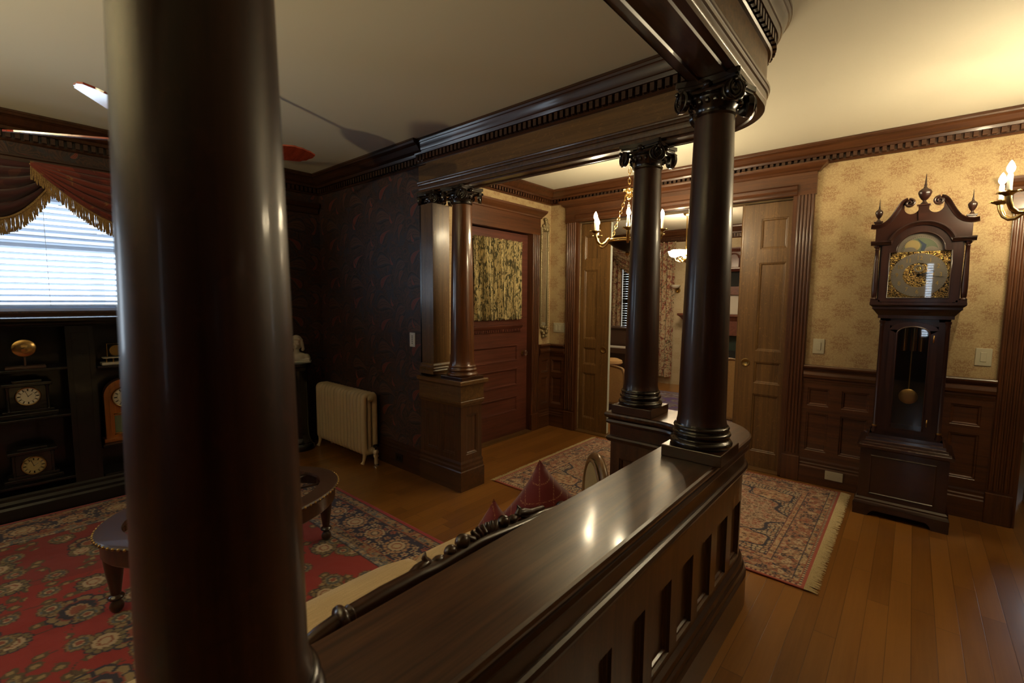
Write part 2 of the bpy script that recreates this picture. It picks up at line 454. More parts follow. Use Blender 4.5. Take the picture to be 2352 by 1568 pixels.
# ------------------------------------------------------------------ room shell
def wall_quadbox(name, mb, mat): return struct(build(name, mb, mat))
mb = MB(); mb.box(-5.3, 3.4, -3.9, 8.8, -.12, 0); struct(build('floor', mb, MATS['floor_boards']))
mb = MB(); mb.box(-5.3, 3.4, -3.9, 8.8, CEIL, CEIL+.12); struct(build('ceiling', mb, MATS['ceiling_paint']))
def wall_with_holes(name, mat, plane, d0, d1, a0, a1, z0, z1, holes):
    """plane 'x': wall of constant x between d0..d1 spanning a in y; 'y': constant y spanning a in x. holes (a0,a1,z0,z1)"""
    mb = MB(); As = sorted({a0, a1, *[h[0] for h in holes], *[h[1] for h in holes]}); Zs = sorted({z0, z1, *[h[2] for h in holes], *[h[3] for h in holes]})
    for i in range(len(As)-1):
        for j in range(len(Zs)-1):
            ca, cz = (As[i]+As[i+1])/2, (Zs[j]+Zs[j+1])/2
            if any(h[0] < ca < h[1] and h[2] < cz < h[3] for h in holes): continue
            if plane == 'x': mb.box(d0, d1, As[i], As[i+1], Zs[j], Zs[j+1])
            else: mb.box(As[i], As[i+1], d0, d1, Zs[j], Zs[j+1])
    return struct(build(name, mb, mat))
PAI, GOLD, PALE = MATS['wallpaper_paisley'], MATS['wallpaper_gold'], MATS['wallpaper_pale']
WIN = (-.30, 1.14, 1.44, 2.43)
wall_with_holes('wall_left', PAI, 'x', -5.06, -4.92, -3.9, 2.66, 0, CEIL, [WIN, (-2.5, -1.5, 1.1, 2.4)])
mb = MB(); mb.box(-4.92, -3.19, 2.52, 2.66, 0, CEIL); struct(build('wall_inner', mb, PAI))
wall_with_holes('wall_entrance', GOLD, 'x', -3.54, -3.38, 2.66, 4.64, 0, CEIL, [(3.22, 4.28, 0, 2.32)])
wall_with_holes('wall_back', GOLD, 'y', 4.64, 4.80, -4.92, 3.2, 0, CEIL, [(-3.0, -.80, 0, 2.44), (.62, 1.6, 0, 2.3)])
mb = MB(); mb.box(-.80, .60, 4.80, 4.95, 0, CEIL); struct(build('wall_partition', mb, PALE))
wall_with_holes('wall_far', PALE, 'y', 8.5, 8.65, -5.06, .6, 0, CEIL, [(-4.42, -3.62, .75, 2.35)])
mb = MB(); mb.box(-5.06, -4.92, 2.66, 8.65, 0, CEIL); struct(build('wall_west', mb, PALE))
mb = MB(); mb.box(.45, .60, 4.95, 8.5, 0, CEIL); struct(build('wall_divider', mb, PALE))
wall_with_holes('wall_north', PALE, 'y', 7.6, 7.75, .60, 3.2, 0, CEIL, [(1.2, 1.6, 1.05, 2.15)])
wall_with_holes('wall_right', WD('z'), 'x', 3.2, 3.35, -3.75, 7.75, 0, CEIL, [])
wall_with_holes('wall_rear', WD('z'), 'y', -3.75, -3.6, -4.92, 3.2, 0, CEIL, [(.15, .24, .9, 2.3)])

# panelling: front quads with openings, mitred moulding ring and recessed panel
class Path:
    def __init__(s, pts):
        s.p = [Vector((a, b)) for a, b in pts]; s.L = [0]
        for i in range(1, len(s.p)): s.L.append(s.L[-1]+(s.p[i]-s.p[i-1]).length)
    def at(s, u, o, z):
        u = min(max(u, 0), s.L[-1]); i = 1
        while i < len(s.L)-1 and u > s.L[i]: i += 1
        t = (u-s.L[i-1])/max(1e-9, s.L[i]-s.L[i-1])
        P = s.p[i-1].lerp(s.p[i], t)
        def nd(k):
            a = s.p[max(k-1, 0)]; b = s.p[min(k+1, len(s.p)-1)]; d = (b-a).normalized(); return Vector((d.y, -d.x))
        n = nd(i-1).lerp(nd(i), t).normalized() if len(s.p) > 2 else nd(0)
        return (P.x+n.x*o, P.y+n.y*o, z)
def panelled(mb, path, u0, u1, z0, z1, openings, ring=((0,0),(.004,-.004),(.012,-.005),(.018,-.012),(.022,-.013)), step=.05, base=0., curved=False):
    ring = [(0, 0)]+[(a, b) for a, b in ring if a > 0]
    def q(ua, ub, za, zb, o):
        n = max(1, int(math.ceil((ub-ua)/step))) if curved else 1
        for i in range(n):
            a = ua+(ub-ua)*i/n; b2 = ua+(ub-ua)*(i+1)/n
            mb.add([path.at(a, o, za), path.at(b2, o, za), path.at(b2, o, zb), path.at(a, o, zb)], [(0,1,2,3)])
    Us = sorted({u0, u1, *[h[0] for h in openings], *[h[1] for h in openings]})
    Zs = sorted({z0, z1, *[h[2] for h in openings], *[h[3] for h in openings]})
    for i in range(len(Us)-1):
        for j in range(len(Zs)-1):
            cu, cz = (Us[i]+Us[i+1])/2, (Zs[j]+Zs[j+1])/2
            if any(h[0] < cu < h[1] and h[2] < cz < h[3] for h in openings): continue
            q(Us[i], Us[i+1], Zs[j], Zs[j+1], base)
    for (a, b2, za, zb) in openings:
        for k in range(len(ring)-1):
            (i0, o0), (i1, o1) = ring[k], ring[k+1]
            C0 = [(a+i0, za+i0), (b2-i0, za+i0), (b2-i0, zb-i0), (a+i0, zb-i0)]
            C1 = [(a+i1, za+i1), (b2-i1, za+i1), (b2-i1, zb-i1), (a+i1, zb-i1)]
            for e in range(4):
                g = (e+1) % 4
                n = 3 if (curved and e in (0, 2)) else 1
                for s_ in range(n):
                    t0, t1 = s_/n, (s_+1)/n
                    def L(c, d, t): return (c[0]+(d[0]-c[0])*t, c[1]+(d[1]-c[1])*t)
                    A, B_ = L(C0[e], C0[g], t0), L(C0[e], C0[g], t1); D, C_ = L(C1[e], C1[g], t0), L(C1[e], C1[g], t1)
                    mb.add([path.at(A[0], base+o0, A[1]), path.at(B_[0], base+o0, B_[1]), path.at(C_[0], base+o1, C_[1]), path.at(D[0], base+o1, D[1])], [(0,1,2,3)])
        i1, o1 = ring[-1]; q(a+i1, b2-i1, za+i1, zb-i1, base+o1)
def dentils(mb, path, z0, z1, d0, d1, pitch=.045, w=.026):
    P = Path(path); n = int(P.L[-1]/pitch)
    for i in range(n):
        u = (i+.5)*P.L[-1]/n
        a = [P.at(u-w/2, d0, z0), P.at(u+w/2, d0, z0), P.at(u+w/2, d1, z0), P.at(u-w/2, d1, z0)]
        vs = a+[(p[0], p[1], z1) for p in a]
        mb.add(vs, [(0,3,2,1),(4,5,6,7),(0,1,5,4),(1,2,6,5),(2,3,7,6),(3,0,4,7)])
# crown moulding profile: offset from wall, z
def crown(proj=.12, top=CEIL, bot=2.66, fr=None):
    h = top-bot
    P = [(0, bot), (.012, bot+.001), (.018, bot+.008), (.016, bot+.015), (.004, bot+.020), (.004, bot+.064*h/.17), (.038, bot+.066*h/.17), (.042, bot+.076*h/.17)]
    for i in range(7):   # cyma
        t = i/6; P.append((.046+(proj-.056)*t, bot+(.085+.055*(t+.13*math.sin(2*PI*t)*-1))*h/.17))
    P += [(proj-.004, top-.018), (proj, top-.016), (proj, top-.002), (0, top-.002)]
    return P
def cornice(name, path, mat, proj=.12, bot=2.66, dz=(2.69, 2.725)):
    mb = MB(); mb.sweep(path, crown(proj, CEIL, bot)); dentils(mb, path, dz[0], dz[1], .003, .034)
    return struct(build(name, mb, mat))
cornice('trim_1', [(-4.92, -3.6), (-4.92, 2.52), (-3.10, 2.52)], WD('x'), .14, 2.64, (2.664, 2.708))
cornice('trim_2', [(-3.38, 2.70), (-3.38, 4.64), (3.2, 4.64)], WH('x'), .13, 2.675, (2.698, 2.733))
cornice('trim_3', [(-4.92, 4.9), (-4.92, 8.5), (.45, 8.5)], WH('x'), .13, 2.62, (2.645, 2.695))
# picture rail / window head band in parlour under the cornice
mb = MB(); mb.sweep([(-4.92, -3.6), (-4.92, 2.50)], [(0,2.44),(.02,2.445),(.022,2.50),(.045,2.51),(.06,2.535),(.06,2.55),(0,2.55)])
struct(build('trim_4', mb, WD('y')))
# baseboard parlour
BB = [(0,0),(.028,0),(.028,.15),(.024,.160),(.026,.175),(.018,.19),(.016,.21),(.008,.225),(0,.23)]
mb = MB(); mb.sweep([(-4.92, -3.6), (-4.92, 2.52), (-3.195, 2.52)], BB); struct(build('baseboard_left', mb, WD('x')))

# ------------------------------------------------------------------ wainscot in the hall
def wainscot(name, p0, p1, cells, top=1.02):
    """cells: list of (u0,u1) panel columns"""
    path = Path([p0, p1]); L = path.L[-1]
    mb = MB(); op = []
    for a, b_ in cells:
        op += [(a, b_, .675, .825), (a, b_, .285, .615)]
    panelled(mb, path, 0, L, .16, .93, op, base=.022)
    mb.sweep([p0, p1], [(0,0),(.034,0),(.034,.145),(.028,.155),(.030,.170),(.024,.180),(.026,.20),(.022,.215),(0,.215)])
    mb.sweep([p0, p1], [(0,.865),(.024,.868),(.028,.885),(.034,.895),(.034,.905),(.046,.918),(.052,.940),(.046,.962),(.034,.972),(.040,.985),(.058,1.0),(.060,1.012),(.054,top),(0,top)], smooth=False)
    return struct(build(name, mb, WH('x') if abs(p0[1]-p1[1]) < .01 else WH('y')))
wainscot('trim_5', (-.675, 4.64), (.472, 4.64), [(.035,.190),(.275,.455),(.54,.72),(.80,.885),(.925,1.085)])
wainscot('trim_6', (-3.38, 4.40), (-3.38, 4.64), [(.05,.19)])
wainscot('trim_7', (-3.38, 4.64), (-3.13, 4.64), [(.05,.20)])
wainscot('trim_8', (-3.38, 2.70), (-3.38, 3.06), [(.06,.30)])

# ------------------------------------------------------------------ pocket door opening (door_2) and right doorway
d2 = struct(empty('door_2', (0, 0, 0)))
def casing(mb, x0, x1, y, z1, depth=.03):
    mb.box(x0, x1, y-depth, y, .22, z1)
    w = x1-x0
    for k in range(5):
        cx = x0+w*(k+.5)/5; mb.tube([(cx, y-depth, .24), (cx, y-depth, z1)], w*.075, 8)
    mb.bbox(x0-.006, x1+.006, y-depth-.014, y, 0, .22, .006)
mb = MB(); casing(mb, -3.13, -3.0, 4.64, 2.44); casing(mb, -.80, -.675, 4.64, 2.44)
mb.box(-3.0, -2.97, 4.61, 4.655, 0, 2.44); mb.box(-.83, -.80, 4.61, 4.655, 0, 2.44)
build('casing', mb, WH('z'), d2)
mb = MB(); mb.box(-3.0, -.80, 4.63, 4.66, 2.44, 2.445)
mb.box(-3.14, -.665, 4.60, 4.64, 2.44, 2.685)
mb.sweep([(-3.0, 4.60), (-.80, 4.60)], [(0,2.44),(.012,2.445),(.016,2.46),(.008,2.475),(.018,2.49),(.020,2.515),(.006,2.53),(0,2.53)])
mb.sweep([(-3.15, 4.66), (-3.15, 4.60), (-.655, 4.60), (-.655, 4.66)], [(0,2.62),(.010,2.625),(.02,2.64),(.040,2.655),(.055,2.668),(.062,2.68),(.062,2.690),(0,2.690)])
build('lintel', mb, WH('x'), d2)
def pocket_leaf(x0, x1, edge_x, panels, knob_x):
    mb = MB(); path = Path([(x0, 4.70), (x1, 4.70)])
    op = []
    for a, b_ in panels:
        for z0, z1 in ((2.02, 2.29), (1.10, 1.90), (.80, 1.0), (.16, .70)): op.append((a-x0, b_-x0, z0, z1))
    panelled(mb, path, 0, x1-x0, .01, 2.43, op)
    mb.box(x0, x1, 4.724, 4.745, .01, 2.43)
    ex = x0 if edge_x == x0 else x1
    mb.box(ex-.001, ex+.001, 4.70, 4.745, .01, 2.43); mb.box(x0, x1, 4.70, 4.745, 2.425, 2.43)
    leaf = build('leaf', mb, WG('z'), d2)
    mb = MB(); mb.M = Matrix.Translation((knob_x, 4.697, .985)) @ Matrix.Rotation(PI/2, 4, 'X')
    mb.lathe([(.0,-.0015),(.022,-.001),(.026,.002),(.034,.005),(.038,.003),(.038,-.003)], (0,0,0), 24)
    build('finger_pull', mb, MATS['brass_dark'], leaf)
    return leaf
l1 = pocket_leaf(-2.98, -2.60, -2.60, [(-2.93, -2.76)], -2.66)
mb = MB(); mb.bbox(-2.604, -2.596, 4.703, 4.742, .02, 2.42, .002); build('edge_strip', mb, MATS['door_edge_lit'], l1)
l2 = pocket_leaf(-1.23, -.82, -1.23, [(-1.085, -.87)], -1.16)
mb = MB(); mb.tube([(-1.232, 4.72, .01), (-1.232, 4.72, 2.43)], .022, 10); build('edge_bead', mb, WG('z'), l2)
mb = MB(); mb.box(-3.0, -.80, 4.61, 4.80, 0, .012); build('sill', mb, WG('x'), d2)

d3 = struct(empty('door_3'))
mb = MB(); casing(mb, .47, .60, 4.64, 2.17); mb.box(.60, .62, 4.61, 4.80, 0, 2.2); casing(mb, 1.6, 1.73, 4.64, 2.17)
build('casing', mb, WH('z'), d3)
mb = MB(); mb.box(.46, 1.74, 4.60, 4.64, 2.17, 2.32)
mb.sweep([(.455, 4.66), (.455, 4.60), (1.745, 4.60), (1.745, 4.66)], [(0,2.29),(.012,2.30),(.02,2.32),(.05,2.35),(.06,2.37),(.06,2.385),(0,2.385)])
mb.sweep([(.455, 4.60), (1.745, 4.60)], [(0,2.155),(.012,2.16),(.014,2.175),(0,2.18)])
build('lintel', mb, WH('x'), d3)

# ------------------------------------------------------------------ entrance door (door_1)
d1 = struct(empty('door_1'))
X0 = -3.38
mb = MB()
for (a, b_) in ((3.09, 3.22), (4.25, 4.385)):
    mb.box(X0, X0+.03, a, b_, .2, 2.30)
    for k in range(4):
        c_ = a+(b_-a)*(k+.5)/4; mb.tube([(X0+.03, c_, .22), (X0+.03, c_, 2.30)], .010, 8)
    mb.bbox(X0, X0+.045, a-.004, b_+.004, 0, .2, .005)
mb.box(X0-.12, X0, 3.20, 3.22, 0, 2.32); mb.box(X0-.12, X0, 4.25, 4.27, 0, 2.32); mb.box(X0-.12, X0, 3.2, 4.27, 2.30, 2.32)
build('casing', mb, WH('z'), d1)
mb = MB(); mb.box(X0, X0+.035, 3.08, 4.39, 2.30, 2.50)
mb.sweep([(X0-.01, 3.08), (X0+.035, 3.08), (X0+.035, 4.39), (X0-.01, 4.39)], [(0,2.485),(.012,2.49),(.016,2.505),(.04,2.53),(.058,2.555),(.062,2.575),(0,2.575)])
build('lintel', mb, WH('y'), d1)
mb = MB(); path = Path([(X0-.045, 3.22), (X0-.045, 4.25)])
panelled(mb, path, 0, 1.03, .012, 2.29, [(.14,.89,1.34,2.19),(.14,.86,.855,1.045),(.14,.86,.57,.775),(.14,.86,.27,.455)], ring=((0,0),(.006,.006),(.016,.004),(.022,-.010),(.028,-.012)))
mb.box(X0-.10, X0-.062, 3.22, 4.25, .012, 2.29)
leaf = build('leaf', mb, MATS['wood_door'], d1)
mb = MB(); mb.sweep([(X0-.045, 3.28), (X0-.045, 4.13)], [(0,1.19),(.010,1.193),(.012,1.225),(.02,1.23),(.03,1.245),(.04,1.262),(.04,1.272),(0,1.28)])
dentils(mb, [(X0-.045, 3.29), (X0-.045, 4.12)], 1.198, 1.222, .010, .022, .028, .016); build('ledge', mb, MATS['wood_door'], leaf)
mb = MB(); mb.M = Matrix.Translation((X0-.045, 4.17, .94)) @ Matrix.Rotation(PI/2, 4, 'Y')
mb.lathe([(.0,0),(.022,.0),(.024,.004),(.010,.008),(.009,.022)], (0,0,0), 16); kb = build('knob_rose', mb, MATS['brass_dark'], leaf)
mb = MB(); mb.M = Matrix.Translation((X0-.045, 4.17, .94)) @ Matrix.Rotation(PI/2, 4, 'Y')
mb.lathe([(.010,.022),(.022,.030),(.029,.045),(.024,.060),(.0,.066)], (0,0,0), 8, smooth=False); build('knob', mb, MATS['glass'], leaf)
mb = MB(); mb.box(X0-.14, X0+.05, 3.22, 4.25, 0, .014); build('threshold', mb, WG('y'), d1)
# shirred curtain on the door glass
def pleats(name, mat, ax, d, a0, a1, z0, z1, amp, pitch, parent=None, header=.03, seed=1, gather=None, n=None):
    """vertical pleated sheet; ax 'x' : sheet of constant x spanning y. 'y': constant y spanning x"""
    R = random.Random(seed); mb = MB(); n = n or int((a1-a0)/pitch*10); zs = 24
    ph = [R.uniform(-.8, .8) for _ in range(200)]
    vs = []; T = .003
    for side in (0, 1):
        for j in range(zs+1):
            t = j/zs; z = z0+(z1-z0)*t
            for i in range(n+1):
                s = i/n; a = a0+(a1-a0)*s; k = s*(a1-a0)/pitch
                w = amp*(math.sin(2*PI*k+ph[int(k) % 200]*.6+.3*math.sin(5*t+k))*.7+.3*math.sin(4.3*PI*k+2*t))
                hd = 1
                if z > z1-header: hd = 1.0+.35*math.sin((z-(z1-header))/header*PI)
                dd = d+w*hd+(side-.5)*T
                zz = z + (.006*math.sin(2*PI*k*1.3) if j in (0, zs) else 0)
                if gather:
                    c, f = gather; a2 = c+(a-c)*f(t)
                else: a2 = a
                vs.append((dd, a2, zz) if ax == 'x' else (a2, dd, zz))
    fs = []; N = (n+1)*(zs+1)
    for j in range(zs):
        for i in range(n):
            q = j*(n+1)+i; fs.append((q, q+1, q+n+2, q+n+1)); fs.append((N+q, N+q+n+1, N+q+n+2, N+q+1))
    for j in range(zs):
        q = j*(n+1); fs.append((q, q+n+1, N+q+n+1, N+q)); q += n; fs.append((q, N+q, N+q+n+1, q+n+1))
    for i in range(n):
        fs.append((i, N+i, N+i+1, i+1)); q = zs*(n+1)+i; fs.append((q, q+1, N+q+1, N+q))
    mb.add(vs, fs, True)
    return build(name, mb, mat, parent)
t = tag(empty('door_curtain', (0,0,0)), 'shirred tan curtain with dark leaf print covering the entrance door glass', 'curtain')
pleats('fabric', MATS['fabric_door_curtain'], 'x', X0-.014, 3.345, 4.11, 1.335, 2.195, .020, .032, t, .035, 3)
for zz in (2.172, 1.36):
    mb = MB(); mb.tube([(X0-.018, 3.32, zz), (X0-.018, 4.13, zz)], .005, 8); build('rod', mb, MATS['brass_dark'], t)

# gilt mirror between entrance door and corner
t = tag(empty('wall_mirror', (X0, 4.50, 1.1)), 'tall narrow gilt mirror between entrance door and hall corner', 'mirror')
mb = MB()
for a in (-.066, .066):
    mb.tube([(.018, a, .13), (.018, a, 1.30)], .013, 8)
    for k in range(40): mb.sphere((.030, a, .15+k*.029), .008, 6, 4)
for zz in (.13, 1.27): mb.tube([(.018, -.066, zz), (.018, .066, zz)], .013, 8)
for k in range(34):   # carved crest and apron
    R = random.Random(k); zc = 1.27+R.random()**1.3*.13 if k < 22 else .13-R.random()**1.3*.12
    wd = .075*(1-abs(zc-(1.27 if k < 22 else .13))/.16)
    mb.sphere((.024+R.random()*.012, R.uniform(-wd, wd), zc), .018, 8, 5, (1, 1, 1.2))
for k in range(14):
    R = random.Random(k+90); mb.sphere((.024, (-.07 if k % 2 else .07)+R.uniform(-.008, .008), 1.24-k*.017), .013, 6, 4)
build('frame', mb, MATS['gilt_old'], t)
mb = MB(); mb.box(.004, .012, -.066, .066, .12, 1.28); build('glass', mb, MATS['chrome'], t)

# ------------------------------------------------------------------ pedestal with pilaster and columns
def shaft(z0, z1, rb, rtp, n=48):
    P = [(rb+.006, z0), (rb+.002, z0+.018)]
    for i in range(15):
        t = i/14; P.append((rb+(rtp-rb)*(t**1.3), z0+.03+(z1-z0-.03)*t))
    return P
def spiral(mb, M, r0, turns=2.3, th=.0035, n=44):
    pts = []
    for i in range(n+1):
        t = i/n; r = r0*(1-t)**1.05+.003; a = -PI/2+2*PI*turns*t
        pts.append(M @ Vector((r*math.cos(a), .004*t, r*math.sin(a))))
    mb.tube(pts, [th*(1-.5*i/n) for i in range(n+1)], 6)
def capital(mb, cx, cy, z0, z1, r):
    """angular ionic capital: echinus, eight scrolls in corner pairs, concave abacus"""
    h = z1-z0
    mb.lathe([(r, z0-.02), (r*1.10, z0-.012), (r*1.10, z0-.004), (r*1.02, z0), (r*1.05, z0+.01), (r*1.28, z0+h*.30), (r*1.34, z0+h*.42), (r*1.15, z0+h*.5), (r*1.1, z1-.02)], (cx, cy, 0), 32)
    for k in range(20):    # eggs
        a = 2*PI*k/20; mb.sphere((cx+math.cos(a)*r*1.25, cy+math.sin(a)*r*1.25, z0+h*.27), .010, 6, 5, (1, 1, 1.35))
    hw = r*1.62
    poly = []
    for s_ in range(4):
        a0 = -PI*3/4+s_*PI/2
        for i in range(9):
            t = i/8; u = -1+2*t; w = hw*(1-.17*(1-u*u))
            ca, sa = math.cos(s_*PI/2), math.sin(s_*PI/2)
            x_, y_ = u*hw*.93, -w
            poly.append((cx+x_*ca-y_*sa, cy+x_*sa+y_*ca))
    for (k, za, zb) in ((.93, z1-.030, z1-.020), (1.0, z1-.020, z1)):
        mb.prism([(cx+(px-cx)*k, cy+(py-cy)*k) for px, py in poly], 'xy', za, zb)
    rv = h*.36
    for s_ in range(4):
        for e in (-1, 1):
            base = Matrix.Translation((cx, cy, 0)) @ Matrix.Rotation(s_*PI/2, 4, 'Z')
            M = base @ Matrix.Translation((e*hw*.80, -hw*.86, z0+h*.36)) @ Matrix.Rotation(e*PI*.17, 4, 'Z')
            S = Matrix.Scale(-e, 4, Vector((1, 0, 0)))
            old = mb.M; mb.M = old @ M @ Matrix.Rotation(PI/2, 4, 'X')
            mb.lathe([(rv*.99, -.014), (rv, -.010), (rv, .004), (rv*.86, .006), (rv*.82, .002), (.0, .003)], (0, 0, 0), 20)
            mb.lathe([(.007, 0), (.007, .008), (.0, .011)], (0, 0, 0), 8)
            mb.M = old
            spiral(mb, M @ Matrix.Translation((0, -.006, 0)) @ S, rv*.9)
            # arm of the scroll up under the abacus
            pts = [M @ Vector((e*rv*.6, 0, rv*.75)), base @ Vector((e*hw*.72, -hw*.84, z1-.045)), base @ Vector((e*hw*.25, -hw*.80, z1-.048)), base @ Vector((0, -hw*.80, z1-.044))]
            mb.tube(pts, .0085, 6)
        bs = Matrix.Translation((cx, cy, 0)) @ Matrix.Rotation(s_*PI/2, 4, 'Z')
        p = bs @ Vector((0, -hw*.84, z1-.028)); mb.sphere(p, .017, 8, 6)
        for e in (-1, 1):
            p = bs @ Vector((e*hw*.93, -hw*.93, z0+h*.62)); mb.sphere(p, .010, 6, 5)
def column(name, cx, cy, z0, z1, label, group, mat, square=.125, cap=True):
    t = tag(empty(name, (cx, cy, z0)), label, 'column', group)
    mb = MB(); mb.bbox(-square, square, -square, square, 0, .05, .003); build('plinth', mb, WD('x'), t)
    rb, rt_ = .098, .0765
    zb = .05
    P = [(.121, zb), (.127, zb+.008), (.128, zb+.018), (.121, zb+.028), (.114, zb+.030), (.111, zb+.036), (.113, zb+.043), (.118, zb+.046), (.121, zb+.054), (.117, zb+.062), (.111, zb+.064), (.109, zb+.070), (.113, zb+.075), (.1145, zb+.081), (.111, zb+.087), (.106, zb+.089), (.104, zb+.096)]
    mb = MB(); mb.lathe(P, (0,0,0), 64); build('base', mb, MATS['wood_carved'] if mat == 'wood_column' else MATS[mat], t)
    top = z1-z0-(.115 if cap else 0)
    mb = MB(); mb.lathe(shaft(zb+.094, top, rb, rt_), (0,0,0), 64); build('shaft', mb, MATS[mat], t)
    mb = MB(); capital(mb, 0, 0, top, z1-z0, rt_); build('capital', mb, MATS['wood_carved'], t, 40)
    return t
SOF = 2.43
CAPZ = .88
GR = 'turned wooden columns on the half walls'
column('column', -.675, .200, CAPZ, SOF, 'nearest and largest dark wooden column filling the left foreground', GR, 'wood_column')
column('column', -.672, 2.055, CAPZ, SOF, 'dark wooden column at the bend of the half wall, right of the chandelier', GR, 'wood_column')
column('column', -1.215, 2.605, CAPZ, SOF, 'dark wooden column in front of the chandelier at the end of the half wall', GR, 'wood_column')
column('column', -2.785, 2.615, CAPZ, SOF, 'reddish brown column beside the curtained entrance door on the panelled pedestal', GR, 'wood_column_lit')

# far pedestal
t = tag(empty('column_pedestal', (0,0,0)), 'square panelled wooden pedestal under the column beside the entrance door', 'pedestal')
px0, px1, py0, py1 = -3.19, -2.68, 2.50, 2.735
mb = MB()
panelled(mb, Path([(px0, py0), (px1, py0)]), 0, px1-px0, .16, .74, [(.075,.235,.29,.62),(.285,.44,.29,.62)])
panelled(mb, Path([(px1, py0), (px1, py1)]), 0, py1-py0, .16, .74, [(.06,.185,.29,.62)])
panelled(mb, Path([(px1, py1), (px0, py1)]), 0, px1-px0, .16, .74, [(.075,.235,.29,.62),(.285,.44,.29,.62)])
mb.box(px0, px1-.016, py0+.016, py1-.016, .1, .86)
build('body', mb, WP('z'), t)
ring = [(px0, py0), (px1, py0), (px1, py1), (px0, py1)]
mb = MB(); mb.sweep(ring, [(0,0),(.016,0),(.016,.16),(.010,.168),(.012,.190),(.006,.205),(.008,.225),(0,.245)]); build('plinth', mb, WP('x'), t)
mb = MB(); mb.sweep(ring, [(0,.69),(.004,.70),(.014,.715),(.016,.735),(.010,.74),(.012,.745),(.012,.855),(.016,.86),(.026,.868),(.040,.875),(.040,.90),(.034,.905),(0,.905)])
mb.box(px0, px1, py0, py1, .86, .905); build('frieze', mb, WG('x'), t)
# pilaster against the wall end
mb = MB()
def pil(mb, z0, z1, g): mb.box(-3.16-g, -3.01+g, 2.50-g, 2.68+g, z0, z1)
pil(mb, .93, 2.33, 0); 
mb.sweep([(-3.16, 2.50), (-3.01, 2.50), (-3.01, 2.68)], [(0,.93),(.034,.93),(.034,.955),(.026,.965),(.03,.975),(.022,.985),(.020,1.0),(.010,1.012),(0,1.015)])
build('pilaster', mb, WG('z'), t)
mb = MB(); capital(mb, -3.085, 2.59, 2.325, SOF, .068); build('pilaster_capital', mb, MATS['wood_carved'], t, 40)
mb = MB(); mb.box(-3.19, -3.16, 2.51, 2.66, .9, CEIL); build('end_board', mb, MATS['wood_carved'], t)

# ------------------------------------------------------------------ entablature (beam)
A = 14
cxa, cya = -.895, 2.36
inner = [(-.75, -3.6), (-.75, cya)]+arc(cxa, cya, .145, 0, PI/2, A)[1:]+[(-3.19, 2.505)]
outer = [(-.565, -3.6), (-.565, cya)]+arc(cxa, cya, .33, 0, PI/2, A)[1:]+[(-3.19, 2.69)]
inner_rev = inner[::-1]
mb = MB()
vs = [(p[0], p[1], SOF+.002) for p in inner]+[(p[0], p[1], SOF+.002) for p in outer]; n = len(inner)
mb.add(vs, [(i, i+1, n+i+1, n+i) for i in range(n-1)])
AR = [(0,SOF),(0,SOF+.020),(.002,SOF+.022),(.004,SOF+.027),(.004,SOF+.052),(.010,SOF+.056),(.013,SOF+.063),(.012,SOF+.070),(.016,SOF+.073),(.018,SOF+.080),(.016,SOF+.086),(0,SOF+.090)]
FR = [(0,SOF+.088),(0,2.665)]
for pth in (inner, outer):
    sgn = 1
    # offset to the right of travel: outer path travels +y then -x, right side is outside; inner needs the mirrored direction
for pth in (outer, inner_rev):
    mb.sweep(pth, AR, caps=False)
# recessed soffit panel moulding
ctr = [(-.6575, -3.6), (-.6575, cya)]+arc(cxa, cya, .2375, 0, PI/2, A)[1:]+[(-3.0, 2.5975)]
for s_ in (1, -1):
    mb.sweep(ctr if s_ > 0 else ctr[::-1], [(.045,SOF+.002),(.050,SOF-.006),(.056,SOF-.006),(.060,SOF+.002)], caps=False)
be = struct(empty('trim_beam')); be.name = 'trim_9'
build('architrave', mb, WP('y'), be, 30)
mb = MB()
mb.sweep(outer, FR, caps=False); mb.sweep(inner_rev, FR, caps=False)
build('frieze', mb, WG('x'), be, 30)
mb = MB()
CR = crown(.088, CEIL, 2.66)
mb.sweep(outer, CR, caps=False); mb.sweep(inner_rev, CR, caps=False)
dentils(mb, outer, 2.681, 2.722, .003, .034, .042, .024); dentils(mb, inner_rev, 2.681, 2.722, .003, .034, .042, .024)
build('cornice', mb, WD('x'), be, 30)

# ------------------------------------------------------------------ curved half wall
hwall = tag(empty('half_wall', (-.7, 1.0, 0)), 'dark panelled half wall with polished flat cap, bending left at its far end', 'half wall')
def K(pts): return [(p[0]+.7, p[1]-1.0) for p in pts]
co = [(-.567, -3.0), (-.567, 2.45)]+arc(-.917, 2.45, .35, 0, PI/2, A)[1:]+[(-1.385, 2.80)]
ci = [(-.855, -3.0), (-.855, 2.275)]+arc(-1.055, 2.275, .20, 0, PI/2, A)[1:]+[(-1.385, 2.475)]
loop = K(co)+K(ci[::-1])            # travel +y outside, round, back on the inside
def inset(pts, d):
    n = len(pts); out = []
    for i in range(n):
        a, b_, c_ = Vector(pts[i-1]), Vector(pts[i]), Vector(pts[(i+1) % n])
        d0 = (b_-a).normalized(); d1_ = (c_-b_).normalized(); n0 = Vector((d0.y, -d0.x)); n1 = Vector((d1_.y, -d1_.x))
        m_ = (n0+n1).normalized(); k = 1/max(.3, m_.dot(n0)); out.append((b_.x-m_.x*d*k, b_.y-m_.y*d*k))
    return out
mb = MB()
mb.sweep(loop, [(-.030,.838),(-.014,.842),(-.006,.850),(-.001,.858),(0,.866),(-.003,.875),(-.010,.880)], closed=True)
tl_ = inset(loop, .010); n = len(co)
vs = [(p[0], p[1], .880) for p in tl_]
mb.add(vs, [(i, i+1, 2*n-2-i, 2*n-1-i) for i in range(n-1)])
build('cap', mb, MATS['cap_wood'], hwall, 25)
mb = MB()
